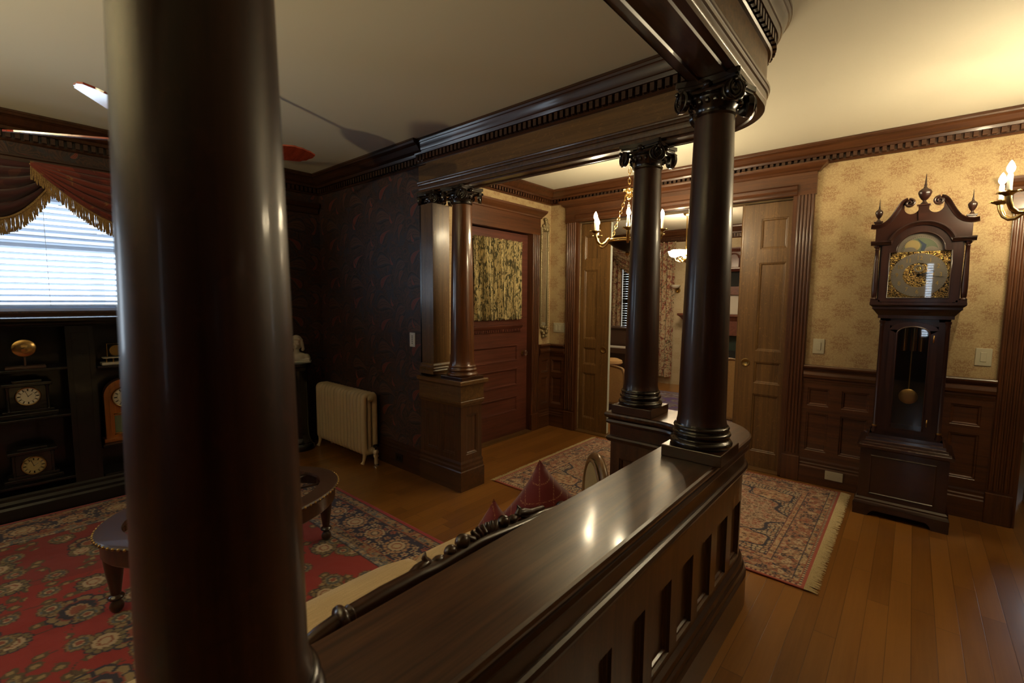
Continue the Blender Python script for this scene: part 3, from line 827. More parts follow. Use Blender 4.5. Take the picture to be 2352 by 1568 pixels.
mb.sweep(loop, [(-.028,.735),(-.028,.80),(-.024,.806),(-.012,.812),(-.008,.822),(-.012,.834),(-.026,.840)], closed=True)
build('frieze', mb, WD('y'), hwall, 25)
mb = MB()
mb.sweep(loop, [(-.034,.694),(-.020,.700),(-.012,.712),(-.010,.722),(-.016,.732),(-.024,.737),(-.034,.738)], closed=True)
mb.sweep(loop, [(.006,0),(.006,.160),(0,.166),(-.004,.172),(-.002,.185),(-.006,.198),(-.014,.205),(-.012,.218),(-.018,.232),(-.034,.245)], closed=True)
build('moulding', mb, WD('y'), hwall, 25)
mb = MB(); lp = inset(loop, .032)
o2 = lp[:n]; i2 = lp[n:]
po = Path(o2); op = []
Ystart = -3.0-1.0
def u_at(y): return (y-1.0)-o2[0][1]
k = 2.03-.22*20
while k < 2.05:
    if u_at(k-.15) > .05: op.append((u_at(k-.15), u_at(k), .27, .552))
    k += .22
op.append((u_at(2.105), u_at(2.255), .27, .552)); e0 = u_at(2.33)
for q in range(3): op.append((e0+q*.215, e0+q*.215+.14, .27, .552))
panelled(mb, po, 0, po.L[-1], .20, .70, op, ring=((0,0),(.003,-.010),(.010,-.012),(.014,-.020),(.016,-.021)), curved=True, step=.04)
pi_ = Path(i2); L = pi_.L[-1]
op = [(.06,.22,.27,.60),(.28,.40,.27,.60)]+[(.75+.22*q, .90+.22*q, .27,.552) for q in range(20)]
op = [o_ for o_ in op if o_[1] < L-.05]
panelled(mb, pi_, 0, L, .20, .70, op, ring=((0,0),(.003,-.010),(.010,-.012),(.014,-.020),(.016,-.021)), curved=True, step=.04)
pe = Path([o2[-1], i2[0]])
panelled(mb, pe, 0, pe.L[-1], .20, .70, [(.05, pe.L[-1]-.05, .27, .60)])
build('panelling', mb, WP('z'), hwall)

# ------------------------------------------------------------------ rugs (vertex coloured weave)
def hsh(i, j, k=0):
    n = (i*374761393+j*668265263+k*974634777) & 0x7fffffff
    n = (n ^ (n >> 13))*1274126177 & 0x7fffffff
    n = (n ^ (n >> 16)); return (n & 0xffff)/65535.
def hs(i, j, k=0): return hsh(i.astype(np.int64), j.astype(np.int64), k)
def vn(x, y, k=0):
    i, j = np.floor(x), np.floor(y); fx, fy = x-i, y-j; fx = fx*fx*(3-2*fx); fy = fy*fy*(3-2*fy)
    return (hs(i,j,k)*(1-fx)+hs(i+1,j,k)*fx)*(1-fy)+(hs(i,j+1,k)*(1-fx)+hs(i+1,j+1,k)*fx)*fy
def cells(x, y, s, k=0):
    """voronoi: F1, F2, id, dx, dy"""
    gx, gy = x/s, y/s; i, j = np.floor(gx), np.floor(gy)
    f1 = np.full(x.shape, 9.); f2 = f1.copy(); cid = np.zeros(x.shape); dx = cid.copy(); dy = cid.copy()
    for a in (-1, 0, 1):
        for b_ in (-1, 0, 1):
            px, py = i+a+.15+.7*hs(i+a, j+b_, k), j+b_+.15+.7*hs(i+a, j+b_, k+7)
            d = np.hypot(gx-px, gy-py); c = hs(i+a, j+b_, k+13)
            nw = d < f1; f2 = np.where(nw, f1, np.minimum(f2, d)); cid = np.where(nw, c, cid); dx = np.where(nw, gx-px, dx); dy = np.where(nw, gy-py, dy); f1 = np.where(nw, d, f1)
    return f1, f2, cid, dx, dy
def put(C, m, c): C[m] = np.array(c)
def rug_mesh(name, mat, x0, x1, y0, y1, step, fn, parent, z=.008):
    nx, ny = int((x1-x0)/step), int((y1-y0)/step)
    xs = np.linspace(x0, x1, nx+1); ys = np.linspace(y0, y1, ny+1); Xg, Yg = np.meshgrid(xs, ys)
    N = Xg.size; Z = z+.0012*vn(Xg*30, Yg*30)+.003*vn(Xg*2.2, Yg*2.2, 5)
    co_ = np.empty((N+0, 3)); co_[:,0] = Xg.ravel(); co_[:,1] = Yg.ravel(); co_[:,2] = Z.ravel()
    q = (np.arange(ny)[:,None]*(nx+1)+np.arange(nx)[None,:]).ravel()
    F = np.stack([q, q+1, q+nx+2, q+nx+1], 1)
    # rim
    rim = list(range(nx+1))+[(j+1)*(nx+1)-1 for j in range(1, ny+1)]+[ny*(nx+1)+i for i in range(nx-1, -1, -1)]+[j*(nx+1) for j in range(ny-1, 0, -1)]
    low = co_[rim].copy(); low[:,2] = .0015; R = len(rim)
    allv = np.vstack([co_, low]); F2 = [(rim[i], N+i, N+(i+1) % R, rim[(i+1) % R]) for i in range(R)]
    faces = F.tolist()+F2
    me = bpy.data.meshes.new(name); me.from_pydata(allv.tolist(), [], faces); me.update()
    C = fn(Xg.ravel()-(x0+x1)/2, Yg.ravel()-(y0+y1)/2, (x1-x0)/2, (y1-y0)/2)
    C = np.vstack([C, C[rim]]); at = me.color_attributes.new('pattern', 'FLOAT_COLOR', 'POINT')
    at.data.foreach_set('color', np.hstack([C, np.ones((len(C), 1))]).ravel().astype(np.float32))
    me.materials.append(mat); me.polygons.foreach_set('use_smooth', [True]*len(me.polygons))
    o = bpy.data.objects.new(name, me); return link(o, parent)
NAVY, CREAM, PEACH, RUST, TAN, BROWN, BLUE = (.022,.020,.045), (.60,.45,.29), (.52,.30,.17), (.32,.085,.045), (.42,.28,.155), (.13,.065,.035), (.12,.15,.19)
def ruglace(C, m, x, y, s, ground, inks, k):
    f1, f2, cid, dx, dy = cells(x, y, s, k)
    put(C, m, ground)
    r = f1/(.42*(1+.22*np.cos(5*np.arctan2(dy, dx)+cid*6)))
    for n_, ink in enumerate(inks):
        mm = m & (cid >= n_/len(inks)) & (cid < (n_+1)/len(inks))
        put(C, mm & (r < 1.0), ink); 
    put(C, m & (r < .42), ground); put(C, m & (r < .2), inks[0])
    v = np.abs(vn(x/s*.9+3, y/s*.9, k+3)-.5); put(C, m & (v < .035) & (r > 1.05), inks[1])
def hall_rug(x, y, hx, hy):
    C = np.tile(np.array(CREAM), (len(x), 1)); d = np.minimum(hx-np.abs(x), hy-np.abs(y)); T = d > -1
    ruglace(C, T, x, y, .032, CREAM, [RUST, PEACH, BROWN], 1)
    side = (hx-np.abs(x)) < (hy-np.abs(y)); al = np.where(side, y, x)
    # field: dark lattice, scalloped medallion
    fx, fy = hx-.24, hy-.24
    inf = d > .24
    f1, f2, cid, _, _ = cells(x, y, .027, 4)
    m = inf; put(C, m, CREAM); put(C, m & (cid > .6), PEACH); put(C, m & ((f2-f1) < .22), NAVY)
    ax, ay = np.abs(x)/(fx*1.0), np.abs(y)/(fy*1.05)
    rr = (ax**1.6+ay**1.6); th = np.arctan2(ay, ax); sc = 1.0+.075*np.cos(th*14)
    med = inf & (rr < sc*1.0)
    ruglace(C, med, x, y, .030, (.54,.36,.24), [RUST, BROWN, (.30,.20,.12)], 2)
    ring_ = inf & (rr >= sc*.985) & (rr < sc*1.035); put(C, ring_, NAVY)
    r0 = np.hypot(x/.32, y/.24)*(1+.07*np.cos(8*np.arctan2(y, x)))
    put(C, (r0 < 1.04) & (r0 > .97), NAVY); ruglace(C, r0 <= .97, x, y, .027, PEACH, [NAVY, RUST, CREAM], 9)
    cr = np.hypot((np.abs(x)-fx*.80)/.15, (np.abs(y)-fy*.70)/.10)*(1+.1*np.cos(6*np.arctan2(np.abs(y)-fy*.7, np.abs(x)-fx*.8)))
    put(C, inf & (cr < 1.12) & (cr > 1), NAVY); ruglace(C, inf & (cr <= 1) & ~med, x, y, .026, PEACH, [RUST, CREAM, BROWN], 3)
    d = d*1.5
    def bnd(a, b_): return (d >= a) & (d < b_)
    put(C, bnd(0, .035), (.40,.085,.055)); put(C, bnd(.028, .034), NAVY)
    z_ = bnd(.034, .050); put(C, z_, NAVY); put(C, z_ & ((al*40) % 1 < .55), CREAM)
    put(C, bnd(.050, .056), RUST)
    g = bnd(.056, .10); ruglace(C, g, x, y, .030, TAN, [RUST, CREAM, NAVY], 5)
    put(C, bnd(.10, .106), NAVY)
    g = bnd(.106, .255); put(C, g, (.42,.22,.13)); ruglace(C, g, x, y, .043, (.40,.21,.13), [NAVY, CREAM, RUST], 6)
    wv = np.abs(((d-.18)/.06)-np.sin(al*2*PI/.14)); put(C, g & (wv < .14), BROWN)
    put(C, bnd(.255, .261), NAVY); g = bnd(.261, .30); ruglace(C, g, x, y, .026, (.40,.17,.11), [CREAM, NAVY, TAN], 7)
    put(C, bnd(.30, .306), NAVY); g = bnd(.306, .35); ruglace(C, g, x, y, .024, PEACH, [RUST, CREAM, BROWN], 8); put(C, bnd(.35, .36), (.14,.03,.05))
    return C
def palmette(C, m, dx, dy, R, cols, petals=9, ph=0):
    th = np.arctan2(dy, dx); r = np.hypot(dx, dy*1.15)/(R*(1+.13*np.abs(np.cos(petals*.5*th+ph))))
    for k, (lim, c) in enumerate(zip((1.06, .96, .72, .64, .40, .30), cols)): put(C, m & (r < lim), c)
    put(C, m & (r < .96) & (r > .72) & (np.abs(np.sin(petals*.5*th+ph)) > .96), cols[0])
def parlour_rug(x, y, hx, hy):
    C = np.tile(np.array((.345,.028,.024)), (len(x), 1)); d = np.minimum(hx-np.abs(x), hy-np.abs(y))
    side = (hx-np.abs(x)) < (hy-np.abs(y)); al = np.where(side, y, x)
    inf = d > .43
    red = (.36,.026,.022); put(C, inf, red); put(C, inf & (vn(x*3, y*3, 2) > .62), (.26,.02,.022))
    for s, k, cols in ((.42, 21, (NAVY, (.34,.24,.12), (.30,.06,.04), NAVY, (.45,.30,.18), RUST)), (.27, 22, (NAVY, (.22,.17,.08), BROWN, CREAM, RUST, CREAM)), (.19, 25, ((.12,.05,.03), (.30,.22,.10), BLUE, (.10,.09,.06), CREAM, RUST))):
        f1, f2, cid, dx, dy = cells(x, y, s, k); on = inf & (cid < .62)
        palmette(C, on, dx*s, dy*s, s*(.22+.12*cid), cols, 9+int(k % 3)*2, 0)
    v = np.abs(vn(x*6.5, y*6.5, 31)-.5); lf = (np.sin(vn(x*26, y*26, 33)*9) > .2)
    f1, f2, cid, dx, dy = cells(x, y, .07, 40)
    leaf = inf & (v < .17) & (f1 < .40) & (cid > .3)
    bg_ = np.abs(C-np.array(red)).sum(1) < .12
    put(C, leaf & bg_, (.12,.085,.04)); put(C, leaf & bg_ & (f1 < .2), (.40,.28,.13)); put(C, inf & (v < .012) & bg_, (.09,.045,.03))
    def bnd(a, b_): return (d >= a) & (d < b_)
    put(C, bnd(0, .025), (.40,.035,.050)); put(C, bnd(.025, .033), NAVY)
    g = bnd(.033, .095); put(C, g, TAN); ruglace(C, g, x, y, .042, (.40,.27,.15), [NAVY, RUST, BLUE], 11)
    put(C, bnd(.095, .103), RUST); put(C, bnd(.103, .112), NAVY)
    g = bnd(.112, .335); put(C, g, (.018,.016,.060)); c0 = (.018,.016,.060)
    f1, f2, cid, dx, dy = cells(x, y, .052, 12); r = f1/(.40*(1+.25*np.cos(5*np.arctan2(dy, dx))))
    for n_, ink in enumerate((CREAM, PEACH, (.42,.10,.06), TAN)):
        put(C, g & (cid >= n_/4) & (cid < (n_+1)/4) & (r < .95), ink)
    put(C, g & (r < .5), c0); put(C, g & (r < .3), RUST)
    for off, R, cols in ((0, .085, (c0, PEACH, c0, CREAM, RUST, CREAM)), (.24, .070, (c0, CREAM, RUST, PEACH, c0, CREAM))):
        la = ((al+off+.24) % .48)-.24; palmette(C, g, la, (d-.224)*1.0, R, cols, 13)
    put(C, bnd(.335, .343), RUST)
    g = bnd(.343, .395); ruglace(C, g, x, y, .040, (.38,.26,.15), [RUST, NAVY, BLUE], 14)
    g = bnd(.395, .43); ruglace(C, g, x, y, .030, (.16,.17,.20), [PEACH, NAVY, CREAM], 15); put(C, bnd(.425, .43), NAVY)
    return C
t = tag(empty('rug', (-1.5, 3.67, 0)), 'cream and navy medallion rug with ivory fringe on the hall floor', 'rug')
rug_mesh('pile', MATS['vertex_painted'], -1.13, 1.15, -.83, .86, .0058, hall_rug, t)
def fringe(mb, x, y0, y1, dirx, ln, n, seed):
    R = random.Random(seed)
    for i in range(n):
        y = y0+(y1-y0)*(i+R.random())/n; l = ln*R.uniform(.75, 1.08); dy = R.uniform(-.012, .012)
        w = .0028
        pts = [(x-dirx*.004, y, .010), (x+dirx*l*.35, y+dy*.4, .009), (x+dirx*l, y+dy, .004)]
        mb.tube(pts, [w, w*1.1, w*.5], 4, cap=False)
mb = MB(); fringe(mb, 1.15, -.83, .86, 1, .060, 420, 1); fringe(mb, -1.13, -.83, .86, -1, .045, 420, 2); fr = build('fringe', mb, MATS['fringe_ivory'], t); fr['kind'] = 'stuff'
t = tag(empty('rug', (-2.95, .4, 0)), 'large red floral rug with navy border covering the parlour floor', 'rug')
rug_mesh('pile', MATS['vertex_painted'], -1.63, 1.85, -2.0, 1.475, .0075, parlour_rug, t)
# ------------------------------------------------------------------ SECOND PART
t = tag(empty('rug', (-2.9, 6.5, 0)), 'dark patterned rug on the floor of the far room', 'rug')
rug_mesh('pile', MATS['vertex_painted'], -1.3, 1.4, -1.3, 1.2, .02, lambda x, y, hx, hy: parlour_rug(x, y, hx, hy)[:, [2, 1, 0]]*np.array([.9, .7, .55])+np.array([.05, .01, .0]), t)

def text_obj(s, size, mat, parent, M, extrude=.0006, name='numeral'):
    cu = bpy.data.curves.new(name, 'FONT'); cu.body = s; cu.size = size; cu.extrude = extrude; cu.align_x = 'CENTER'; cu.align_y = 'CENTER'
    tmp = bpy.data.objects.new('tmp', cu); COL.objects.link(tmp)
    dg = bpy.context.evaluated_depsgraph_get(); me = bpy.data.meshes.new_from_object(tmp.evaluated_get(dg))
    bpy.data.objects.remove(tmp); me.name = name; me.transform(M); me.materials.clear(); me.materials.append(mat)
    o = bpy.data.objects.new(name, me); return link(o, parent)
FACE_Y = Matrix.Rotation(PI/2, 4, 'X')          # text facing -y
FACE_X = Matrix.Rotation(PI/2, 4, 'Z') @ Matrix.Rotation(PI/2, 4, 'X')

# ------------------------------------------------------------------ grandfather clock
ck = tag(empty('grandfather_clock', (.010, 4.20, 0)), 'tall dark mahogany longcase clock with brass dial against the gold wallpaper', 'clock')
WC, WCX = MATS['wood_clock'], MATS['wood_clock_x']
mb = MB()
f3 = [(-.245, .38), (-.245, .0), (.245, .0), (.245, .38)]
mb.box(-.240, .240, .006, .38, .06, .505)
panelled(mb, Path([(-.240, .005), (.240, .005)]), 0, .48, .12, .50, [(.06, .42, .16, .45)], ring=((0,0),(.006,.004),(.014,-.004),(.020,-.006)))
mb.sweep(f3, [(-.004,.055),(.018,.055),(.018,.085),(.012,.10),(.006,.108),(.008,.118),(-.002,.13)])
for sx in (-1, 1):     # bracket feet
    mb.prism([(sx*.262, 0), (sx*.175, 0), (sx*.165, .025), (sx*.15, .04), (sx*.13, .055), (sx*.262, .06)], 'xz', -.017, .02)
    mb.box(sx*.262, sx*.235, -.016, .09, 0, .06)
    mb.box(sx*.245, sx*.20, .33, .38, 0, .06)
mb.box(-.18, .18, -.012, 0, .044, .058)
mb.sweep(f3, [(0,.49),(.010,.495),(.018,.505),(.018,.520),(.004,.523),(.0,.536),(-.012,.539),(-.016,.554),(-.027,.557),(-.030,.574),(-.043,.577),(-.046,.60),(-.06,.60)])
mb.box(-.20, .20, .05, .38, .50, .60)
base = build('base', mb, WCX, ck)
mb = MB()
tz0, tz1 = .60, 1.445
mb.box(-.185, -.127, .045, .36, tz0, tz1); mb.box(.127, .185, .045, .36, tz0, tz1); mb.box(-.185, .185, .34, .36, tz0, tz1)
mb.box(-.185, .185, .045, .36, 1.42, tz1); mb.box(-.127, .127, .046, .06, 1.389, 1.42); mb.box(-.127, .127, .045, .36, tz0, .635)
trunk = build('trunk', mb, WC, ck)
for sx in (-1, 1):
    mb = MB(); P = [(.018, .615), (.020, .625), (.014, .640), (.017, .650), (.012, .66), (.0125, 1.38), (.016, 1.39), (.012, 1.40), (.018, 1.41), (.018, 1.425)]
    mb.lathe(P, (sx*.172, .052, 0), 16); q = build('corner_column', mb, WC, trunk)
    mb = MB(); mb.lathe([(.0145, 0), (.0165, .006), (.0145, .012)], (sx*.172, .052, .655), 16, cap=False); build('brass_ring', mb, MATS['brass_dark'], q)
# trunk door with arched glass
mb = MB(); w, wi, zb_, zt = .128, .086, .632, 1.40
def archtop(w, zs, rise, n=16):
    return [(w*math.cos(a), zs+rise*math.sin(a)) for a in [PI*i/n for i in range(n+1)]]
inn = archtop(wi, 1.335, .050); outp = archtop(w, 1.36, .055)
n = len(inn); vs = []
for yy in (.030, .045):
    vs += [(a, yy, z) for a, z in outp]+[(a, yy, z) for a, z in inn]
fs = []
for i in range(n-1):
    fs += [(i, i+1, n+i+1, n+i), (2*n+i, 3*n+i, 3*n+i+1, 2*n+i+1), (i, 2*n+i, 2*n+i+1, i+1), (n+i, n+i+1, 3*n+i+1, 3*n+i)]
mb.add(vs, fs)
mb.box(-w, -wi, .030, .045, zb_, 1.36); mb.box(wi, w, .030, .045, zb_, 1.36); mb.box(-wi, wi, .030, .045, zb_, .662)
mb.tube([(-wi, .030, .662)]+[(-wi, .030, 1.335)]+[(a, .030, z) for a, z in reversed(inn)][1:]+[(wi, .030, .662)], .005, 6, closed=True)
dr = build('door', mb, WC, ck)
mb = MB(); mb.prism([(-wi, .66)]+[(wi, .66)]+archtop(wi, 1.335, .050), 'xz', .038, .041); build('glass', mb, MATS['window_glass'], dr)
mb = MB(); mb.lathe([(.004, 0), (.007, .002), (.006, .006), (0, .007)], (0,0,0), 10); 
for zz in (1.28, .70):
    mb = MB(); mb.tube([(.107, .027, zz), (.107, .027, zz+.05)], .004, 6); build('hinge', mb, MATS['brass_dark'], dr)
mb = MB(); mb.box(-.125, .125, .335, .338, .64, 1.42); build('interior_shade', mb, MATS['black_void'], ck)  # black sheet before the back board paints the shade inside the case
mb = MB(); mb.tube([(0, .16, .93), (0, .16, 1.42)], .004, 6); mb.M = Matrix.Translation((0, .15, .88)) @ Matrix.Rotation(PI/2, 4, 'X')
mb.lathe([(0, .006), (.03, .0055), (.050, .003), (.054, 0), (.050, -.003), (0, -.006)], (0,0,0), 36); build('pendulum', mb, MATS['brass_satin'], ck)
for xx in (-.045, .005, .05):
    mb = MB(); mb.lathe([(.0, 1.20), (.018, 1.205), (.019, 1.21), (.019, 1.40), (.0, 1.405)], (xx, .20, 0), 20); build('weight', mb, MATS['brass'], ck)
# hood
mb = MB(); g3 = [(-.20, .37), (-.20, .03), (.20, .03), (.20, .37)]
mb.sweep(g3, [(-.018,1.43),(-.012,1.445),(-.008,1.455),(.0,1.462),(.014,1.480),(.020,1.49),(.028,1.50),(.034,1.505),(.034,1.52),(.046,1.53),(.050,1.535),(.050,1.552),(0,1.552)])
mb.box(-.20, .20, .03, .37, 1.44, 1.552)
mb.box(-.215, -.195, .03, .37, 1.55, 1.96); mb.box(.195, .215, .03, .37, 1.55, 1.96); mb.box(-.215, .215, .35, .37, 1.55, 2.05); mb.box(-.215, .215, .03, .37, 1.95, 2.0) if False else None
mb.box(-.25, -.195, .012, .05, 1.552, 1.568); mb.box(.195, .25, .012, .05, 1.552, 1.568)
hood = build('hood', mb, WC, ck)
AR_ = 26
def arcz(r, cz, a0, a1, n=24): return [(r*math.cos(a0+(a1-a0)*i/n), cz+r*math.sin(a0+(a1-a0)*i/n)) for i in range(n+1)]
cz = 1.915
# hood door frame round the dial
mb = MB()
o_ = arcz(.163, cz, math.asin(.045/.163), PI-math.asin(.045/.163)); i_ = arcz(.123, cz-.012, 0, PI)
n = len(o_); vs = []
for yy in (.012, .028): vs += [(a, yy, z) for a, z in o_]+[(a, yy, z) for a, z in i_]
fs = []
for i in range(n-1): fs += [(i, i+1, n+i+1, n+i), (2*n+i, 3*n+i, 3*n+i+1, 2*n+i+1), (n+i, n+i+1, 3*n+i+1, 3*n+i), (i, 2*n+i, 2*n+i+1, i+1)]
mb.add(vs, fs)
mb.box(-.205, -.160, .012, .028, 1.555, 1.96); mb.box(.160, .205, .012, .028, 1.555, 1.96); mb.box(-.16, .16, .012, .028, 1.555, 1.582)
mb.box(-.16, -.1232, .0135, .0275, 1.895, 1.958); mb.box(.1232, .16, .0135, .0275, 1.895, 1.958)
mb.tube([(-.160, .012, 1.583), (-.160, .012, 1.895), (-.128, .012, 1.898)]+[(a, .012, z) for a, z in reversed(i_)]+[(.128, .012, 1.898), (.160, .012, 1.895), (.160, .012, 1.583)], .0045, 6, closed=True)
hd = build('hood_door', mb, WC, ck)
mb = MB(); mb.prism([(-.158, 1.584), (.158, 1.584), (.158, 1.893), (.122, 1.90)]+arcz(.12, cz-.012, .02, PI-.02)+[(-.122, 1.90), (-.158, 1.893)], 'xz', .018, .021); build('glass', mb, MATS['window_glass'], hd)
# arched cornice of the hood
mb = MB()
A0 = math.asin(.045/.168)
pth = [(-.268, 1.962), (-.155, 1.962)]+[(a, z) for a, z in reversed(arcz(.168, cz, A0, PI-A0, 30))][1:-1]+[(.155, 1.962), (.268, 1.962)]
def mould_xz(mb, path, prof):
    """prof: (out of plane toward -y, up normal)"""
    P = [Vector((a, b_)) for a, b_ in path]; n = len(P); vs = []; m_ = len(prof)
    for i in range(n):
        d = (P[min(i+1, n-1)]-P[max(i-1, 0)]).normalized(); nn = Vector((-d.y, d.x))
        for o_, u in prof: vs.append((P[i].x+nn.x*u, -o_, P[i].y+nn.y*u))
    fs = [(i*m_+k, i*m_+(k+1) % m_, (i+1)*m_+(k+1) % m_, (i+1)*m_+k) for i in range(n-1) for k in range(m_)]
    mb.add(vs, fs); mb.add(vs[:m_], [tuple(range(m_))]); mb.add(vs[-m_:], [tuple(range(m_))])
mould_xz(mb, pth, [(-.03,-.012),(-.002,-.012),(.004,-.004),(.012,.004),(.018,.008),(.018,.016),(-.03,.016)])
for sx in (-1, 1):
    mb.box(sx*.21, sx*.268, -.014, .37, 1.966, 1.978); mb.box(sx*.21, sx*.25, .0, .37, 1.952, 1.967)
build('arch_moulding', mb, WC, hood)
# tympanum with swan neck pediment
half = [(.245, 1.975), (.245, 2.070), (.20, 2.080), (.170, 2.105), (.145, 2.145), (.122, 2.195), (.108, 2.218), (.100, 2.212)]+[(.0615+.0385*math.cos(-PI*k/12+.12), 2.190+.043*math.sin(-PI*k/12+.12)) for k in range(13)]
poly = half+[(-a, z) for a, z in reversed(half)]
lowarc = list(arcz(.178, cz, math.asin(.06/.178), PI-math.asin(.06/.178), 24))
poly2 = poly+[(-.245, 1.975)][:0]+list(reversed(lowarc))
mb = MB(); mb.prism(poly2, 'xz', .0, .02)
mb.prism([(-.022, 2.09), (.022, 2.09), (.028, 2.195), (-.028, 2.195)], 'xz', -.010, .03); mb.bbox(-.036, .036, -.018, .04, 2.195, 2.205, .003)
mb.box(-.24, .24, .021, .36, 2.045, 2.065); mb.box(-.244, -.23, .021, .36, 1.97, 2.065); mb.box(.23, .244, .021, .36, 1.97, 2.065)
build('tympanum', mb, WCX, hood)
for sx in (-1, 1):
    mb = MB(); c0 = [(.272, 2.082), (.245, 2.078), (.215, 2.083), (.185, 2.100), (.160, 2.132), (.138, 2.172), (.118, 2.212), (.100, 2.234), (.082, 2.241)]
    # smooth the curve
    pts = []
    for i in range(len(c0)-1):
        p0, p1, p2, p3 = [Vector(c0[max(0, min(len(c0)-1, i+k))]) for k in (-1, 0, 1, 2)]
        for s_ in range(4):
            q = s_/4; pts.append(.5*((2*p1)+(p2-p0)*q+(2*p0-5*p1+4*p2-p3)*q*q+(3*p1-p0-3*p2+p3)*q**3))
    pts.append(Vector(c0[-1])); pts = [(p.x*sx, p.y) for p in pts]
    if sx < 0: pts = pts
    up_ = 1 if sx < 0 else -1
    mould_xz(mb, pts, [(-.03,-.014*up_),(.004,-.014*up_),(.010,-.006*up_),(.020,.002*up_),(.028,.008*up_),(.030,.013*up_),(-.03,.013*up_)])
    sp = []
    for i in range(34):
        q = i/33; r = .024*(1-q)+.004; a = PI*.55-2*PI*1.5*q
        sp.append((sx*(.074-r*math.cos(a)*-1*-1), -.018-.006*q, 2.219+r*math.sin(a)))
    mb.tube(sp, [.008*(1-.5*i/33) for i in range(34)], 8)
    mb.M = Matrix.Translation((sx*.074, 0, 2.219)) @ Matrix.Rotation(PI/2, 4, 'X'); mb.lathe([(.026, -.02), (.026, .012), (.0, .014)], (0,0,0), 20); mb.M = Matrix.Identity(4)
    build('scroll_moulding', mb, WC, hood)
FIN = [(.014,0),(.020,.004),(.014,.012),(.009,.018),(.008,.024),(.016,.032),(.026,.048),(.031,.064),(.032,.072),(.028,.082),(.018,.090),(.010,.095),(.008,.102),(.006,.106),(.008,.112),(.005,.118),(.003,.150),(.0008,.178)]
for (fx, fz, s_) in ((0, 2.205, 1.14), (-.235, 2.115, .90), (.235, 2.115, .90)):
    mb = MB()
    if fx: mb.bbox(fx-.020, fx+.020, .0, .04, 2.07, 2.108, .002); mb.bbox(fx-.026, fx+.026, -.006, .046, 2.106, 2.116, .002)
    k = .8 if fx else 1
    mb.lathe([(r*s_*k, z*s_) for r, z in FIN], (fx, .02, fz), 24); build('finial', mb, WC, hood)
for sx in (-1, 1):
    for yy in (.028,):
        mb = MB(); P = [(.018, 1.568), (.020, 1.575), (.012, 1.585), (.015, 1.592), (.016, 1.62), (.0175, 1.66), (.0155, 1.74), (.0115, 1.86), (.010, 1.915), (.014, 1.92), (.010, 1.928), (.017, 1.938), (.017, 1.952)]
        mb.lathe(P, (sx*.232, yy, 0), 20); build('hood_column', mb, WC, hood)
# dial
mb = MB(); mb.box(-.158, .158, .030, .034, 1.584, 1.897); dial = build('dial', mb, MATS['filigree'], ck)
cx_, cz_ = 0, 1.738
def disc(mb, r0, r1, x, z, y0, y1, n=48):
    M0 = mb.M; mb.M = M0 @ Matrix.Translation((x, 0, z)) @ Matrix.Rotation(PI/2, 4, 'X')
    mb.lathe([(r0, -y1), (r0, -y0), (r1, -y0), (r1, -y1)] if r0 > 0 else [(0, -y0), (r1, -y0), (r1, -y1)], (0,0,0), n, cap=False, smooth=False); mb.M = M0
mb = MB(); disc(mb, .082, .146, 0, cz_, .026, .031); build('chapter_ring', mb, MATS['silver_dial'], dial)
mb = MB()
for k in range(60):
    a = 2*PI*k/60; r0, r1 = (.137, .143) if k % 5 else (.134, .144)
    mb.tube([(r0*math.sin(a), .0255, cz_+r0*math.cos(a)), (r1*math.sin(a), .0255, cz_+r1*math.cos(a))], .0007, 4)
build('minute_marks', mb, MATS['dark_metal'], dial)
for k in range(1, 13):
    a = 2*PI*k/12; text_obj(str(k), .041, MATS['gold_paint'], dial, Matrix.Translation((.113*math.sin(a), .0252, cz_+.113*math.cos(a))) @ FACE_Y @ Matrix.Scale(.8, 4, Vector((1, 0, 0))))
mb = MB(); disc(mb, .016, .026, 0, cz_+.045, .025, .030, 24); build('seconds_ring', mb, MATS['silver_dial'], dial)
for xx in (-.036, .036):
    mb = MB(); disc(mb, .0, .004, xx, cz_-.018, .027, .030, 12); build('winding_hole', mb, MATS['dark_metal'], dial)
def hand(name, ang, ln, w):
    mb = MB(); M = Matrix.Translation((0, .0225, cz_)) @ Matrix.Rotation(ang, 4, 'Y')
    pts = [(0, .0), (w, .12*ln), (w*.4, .25*ln), (w*1.5, .42*ln), (w*.4, .6*ln), (w*.7, .8*ln), (0, ln)]
    poly = pts+[(-a, b_) for a, b_ in reversed(pts[1:-1])]
    mb.M = M; mb.prism(poly, 'xz', -.0006, .0006); mb.M = Matrix.Identity(4); disc(mb, 0, .009, 0, cz_, .021, .024, 16); build(name, mb, MATS['dark_metal'], dial)
hand('hour_hand', math.radians(73), .090, .004); hand('minute_hand', math.radians(97), .140, .003)
mb = MB(); mb.prism([(-.12, 1.897), (.12, 1.897)]+arcz(.12, cz-.012, 0, PI)[1:-1], 'xz', .031, .035); lun = build('lunette', mb, MATS['silver_dial'], dial)
mb = MB(); mb.prism([(-.090, 1.899), (.090, 1.899)]+arcz(.090, cz-.018, .01, PI-.01)[1:-1], 'xz', .029, .032); build('sky_disc', mb, MATS['moon_green'], lun)
mb = MB(); disc(mb, 0, .040, -.042, 1.935, .0278, .0295, 24); mm_ = build('moon', mb, MATS['moon_disc'], lun)
mb = MB(); mb.prism([(-.02, 1.985), (.03, 1.94), (.02, 1.90), (.0, 1.905), (.008, 1.94)], 'xz', .0275, .029); build('night_band', mb, MATS['moon_blue'], lun)
for xx in (-.055, .055):
    mb = MB(); mb.prism([(xx-.036, 1.8985), (xx+.036, 1.8985)]+[(xx+.036*math.cos(a), 1.8985+.030*math.sin(a)) for a in [PI*i/12 for i in range(1, 12)]], 'xz', .0262, .0275); build('hemisphere', mb, MATS['silver_dial'], lun)
mb = MB()
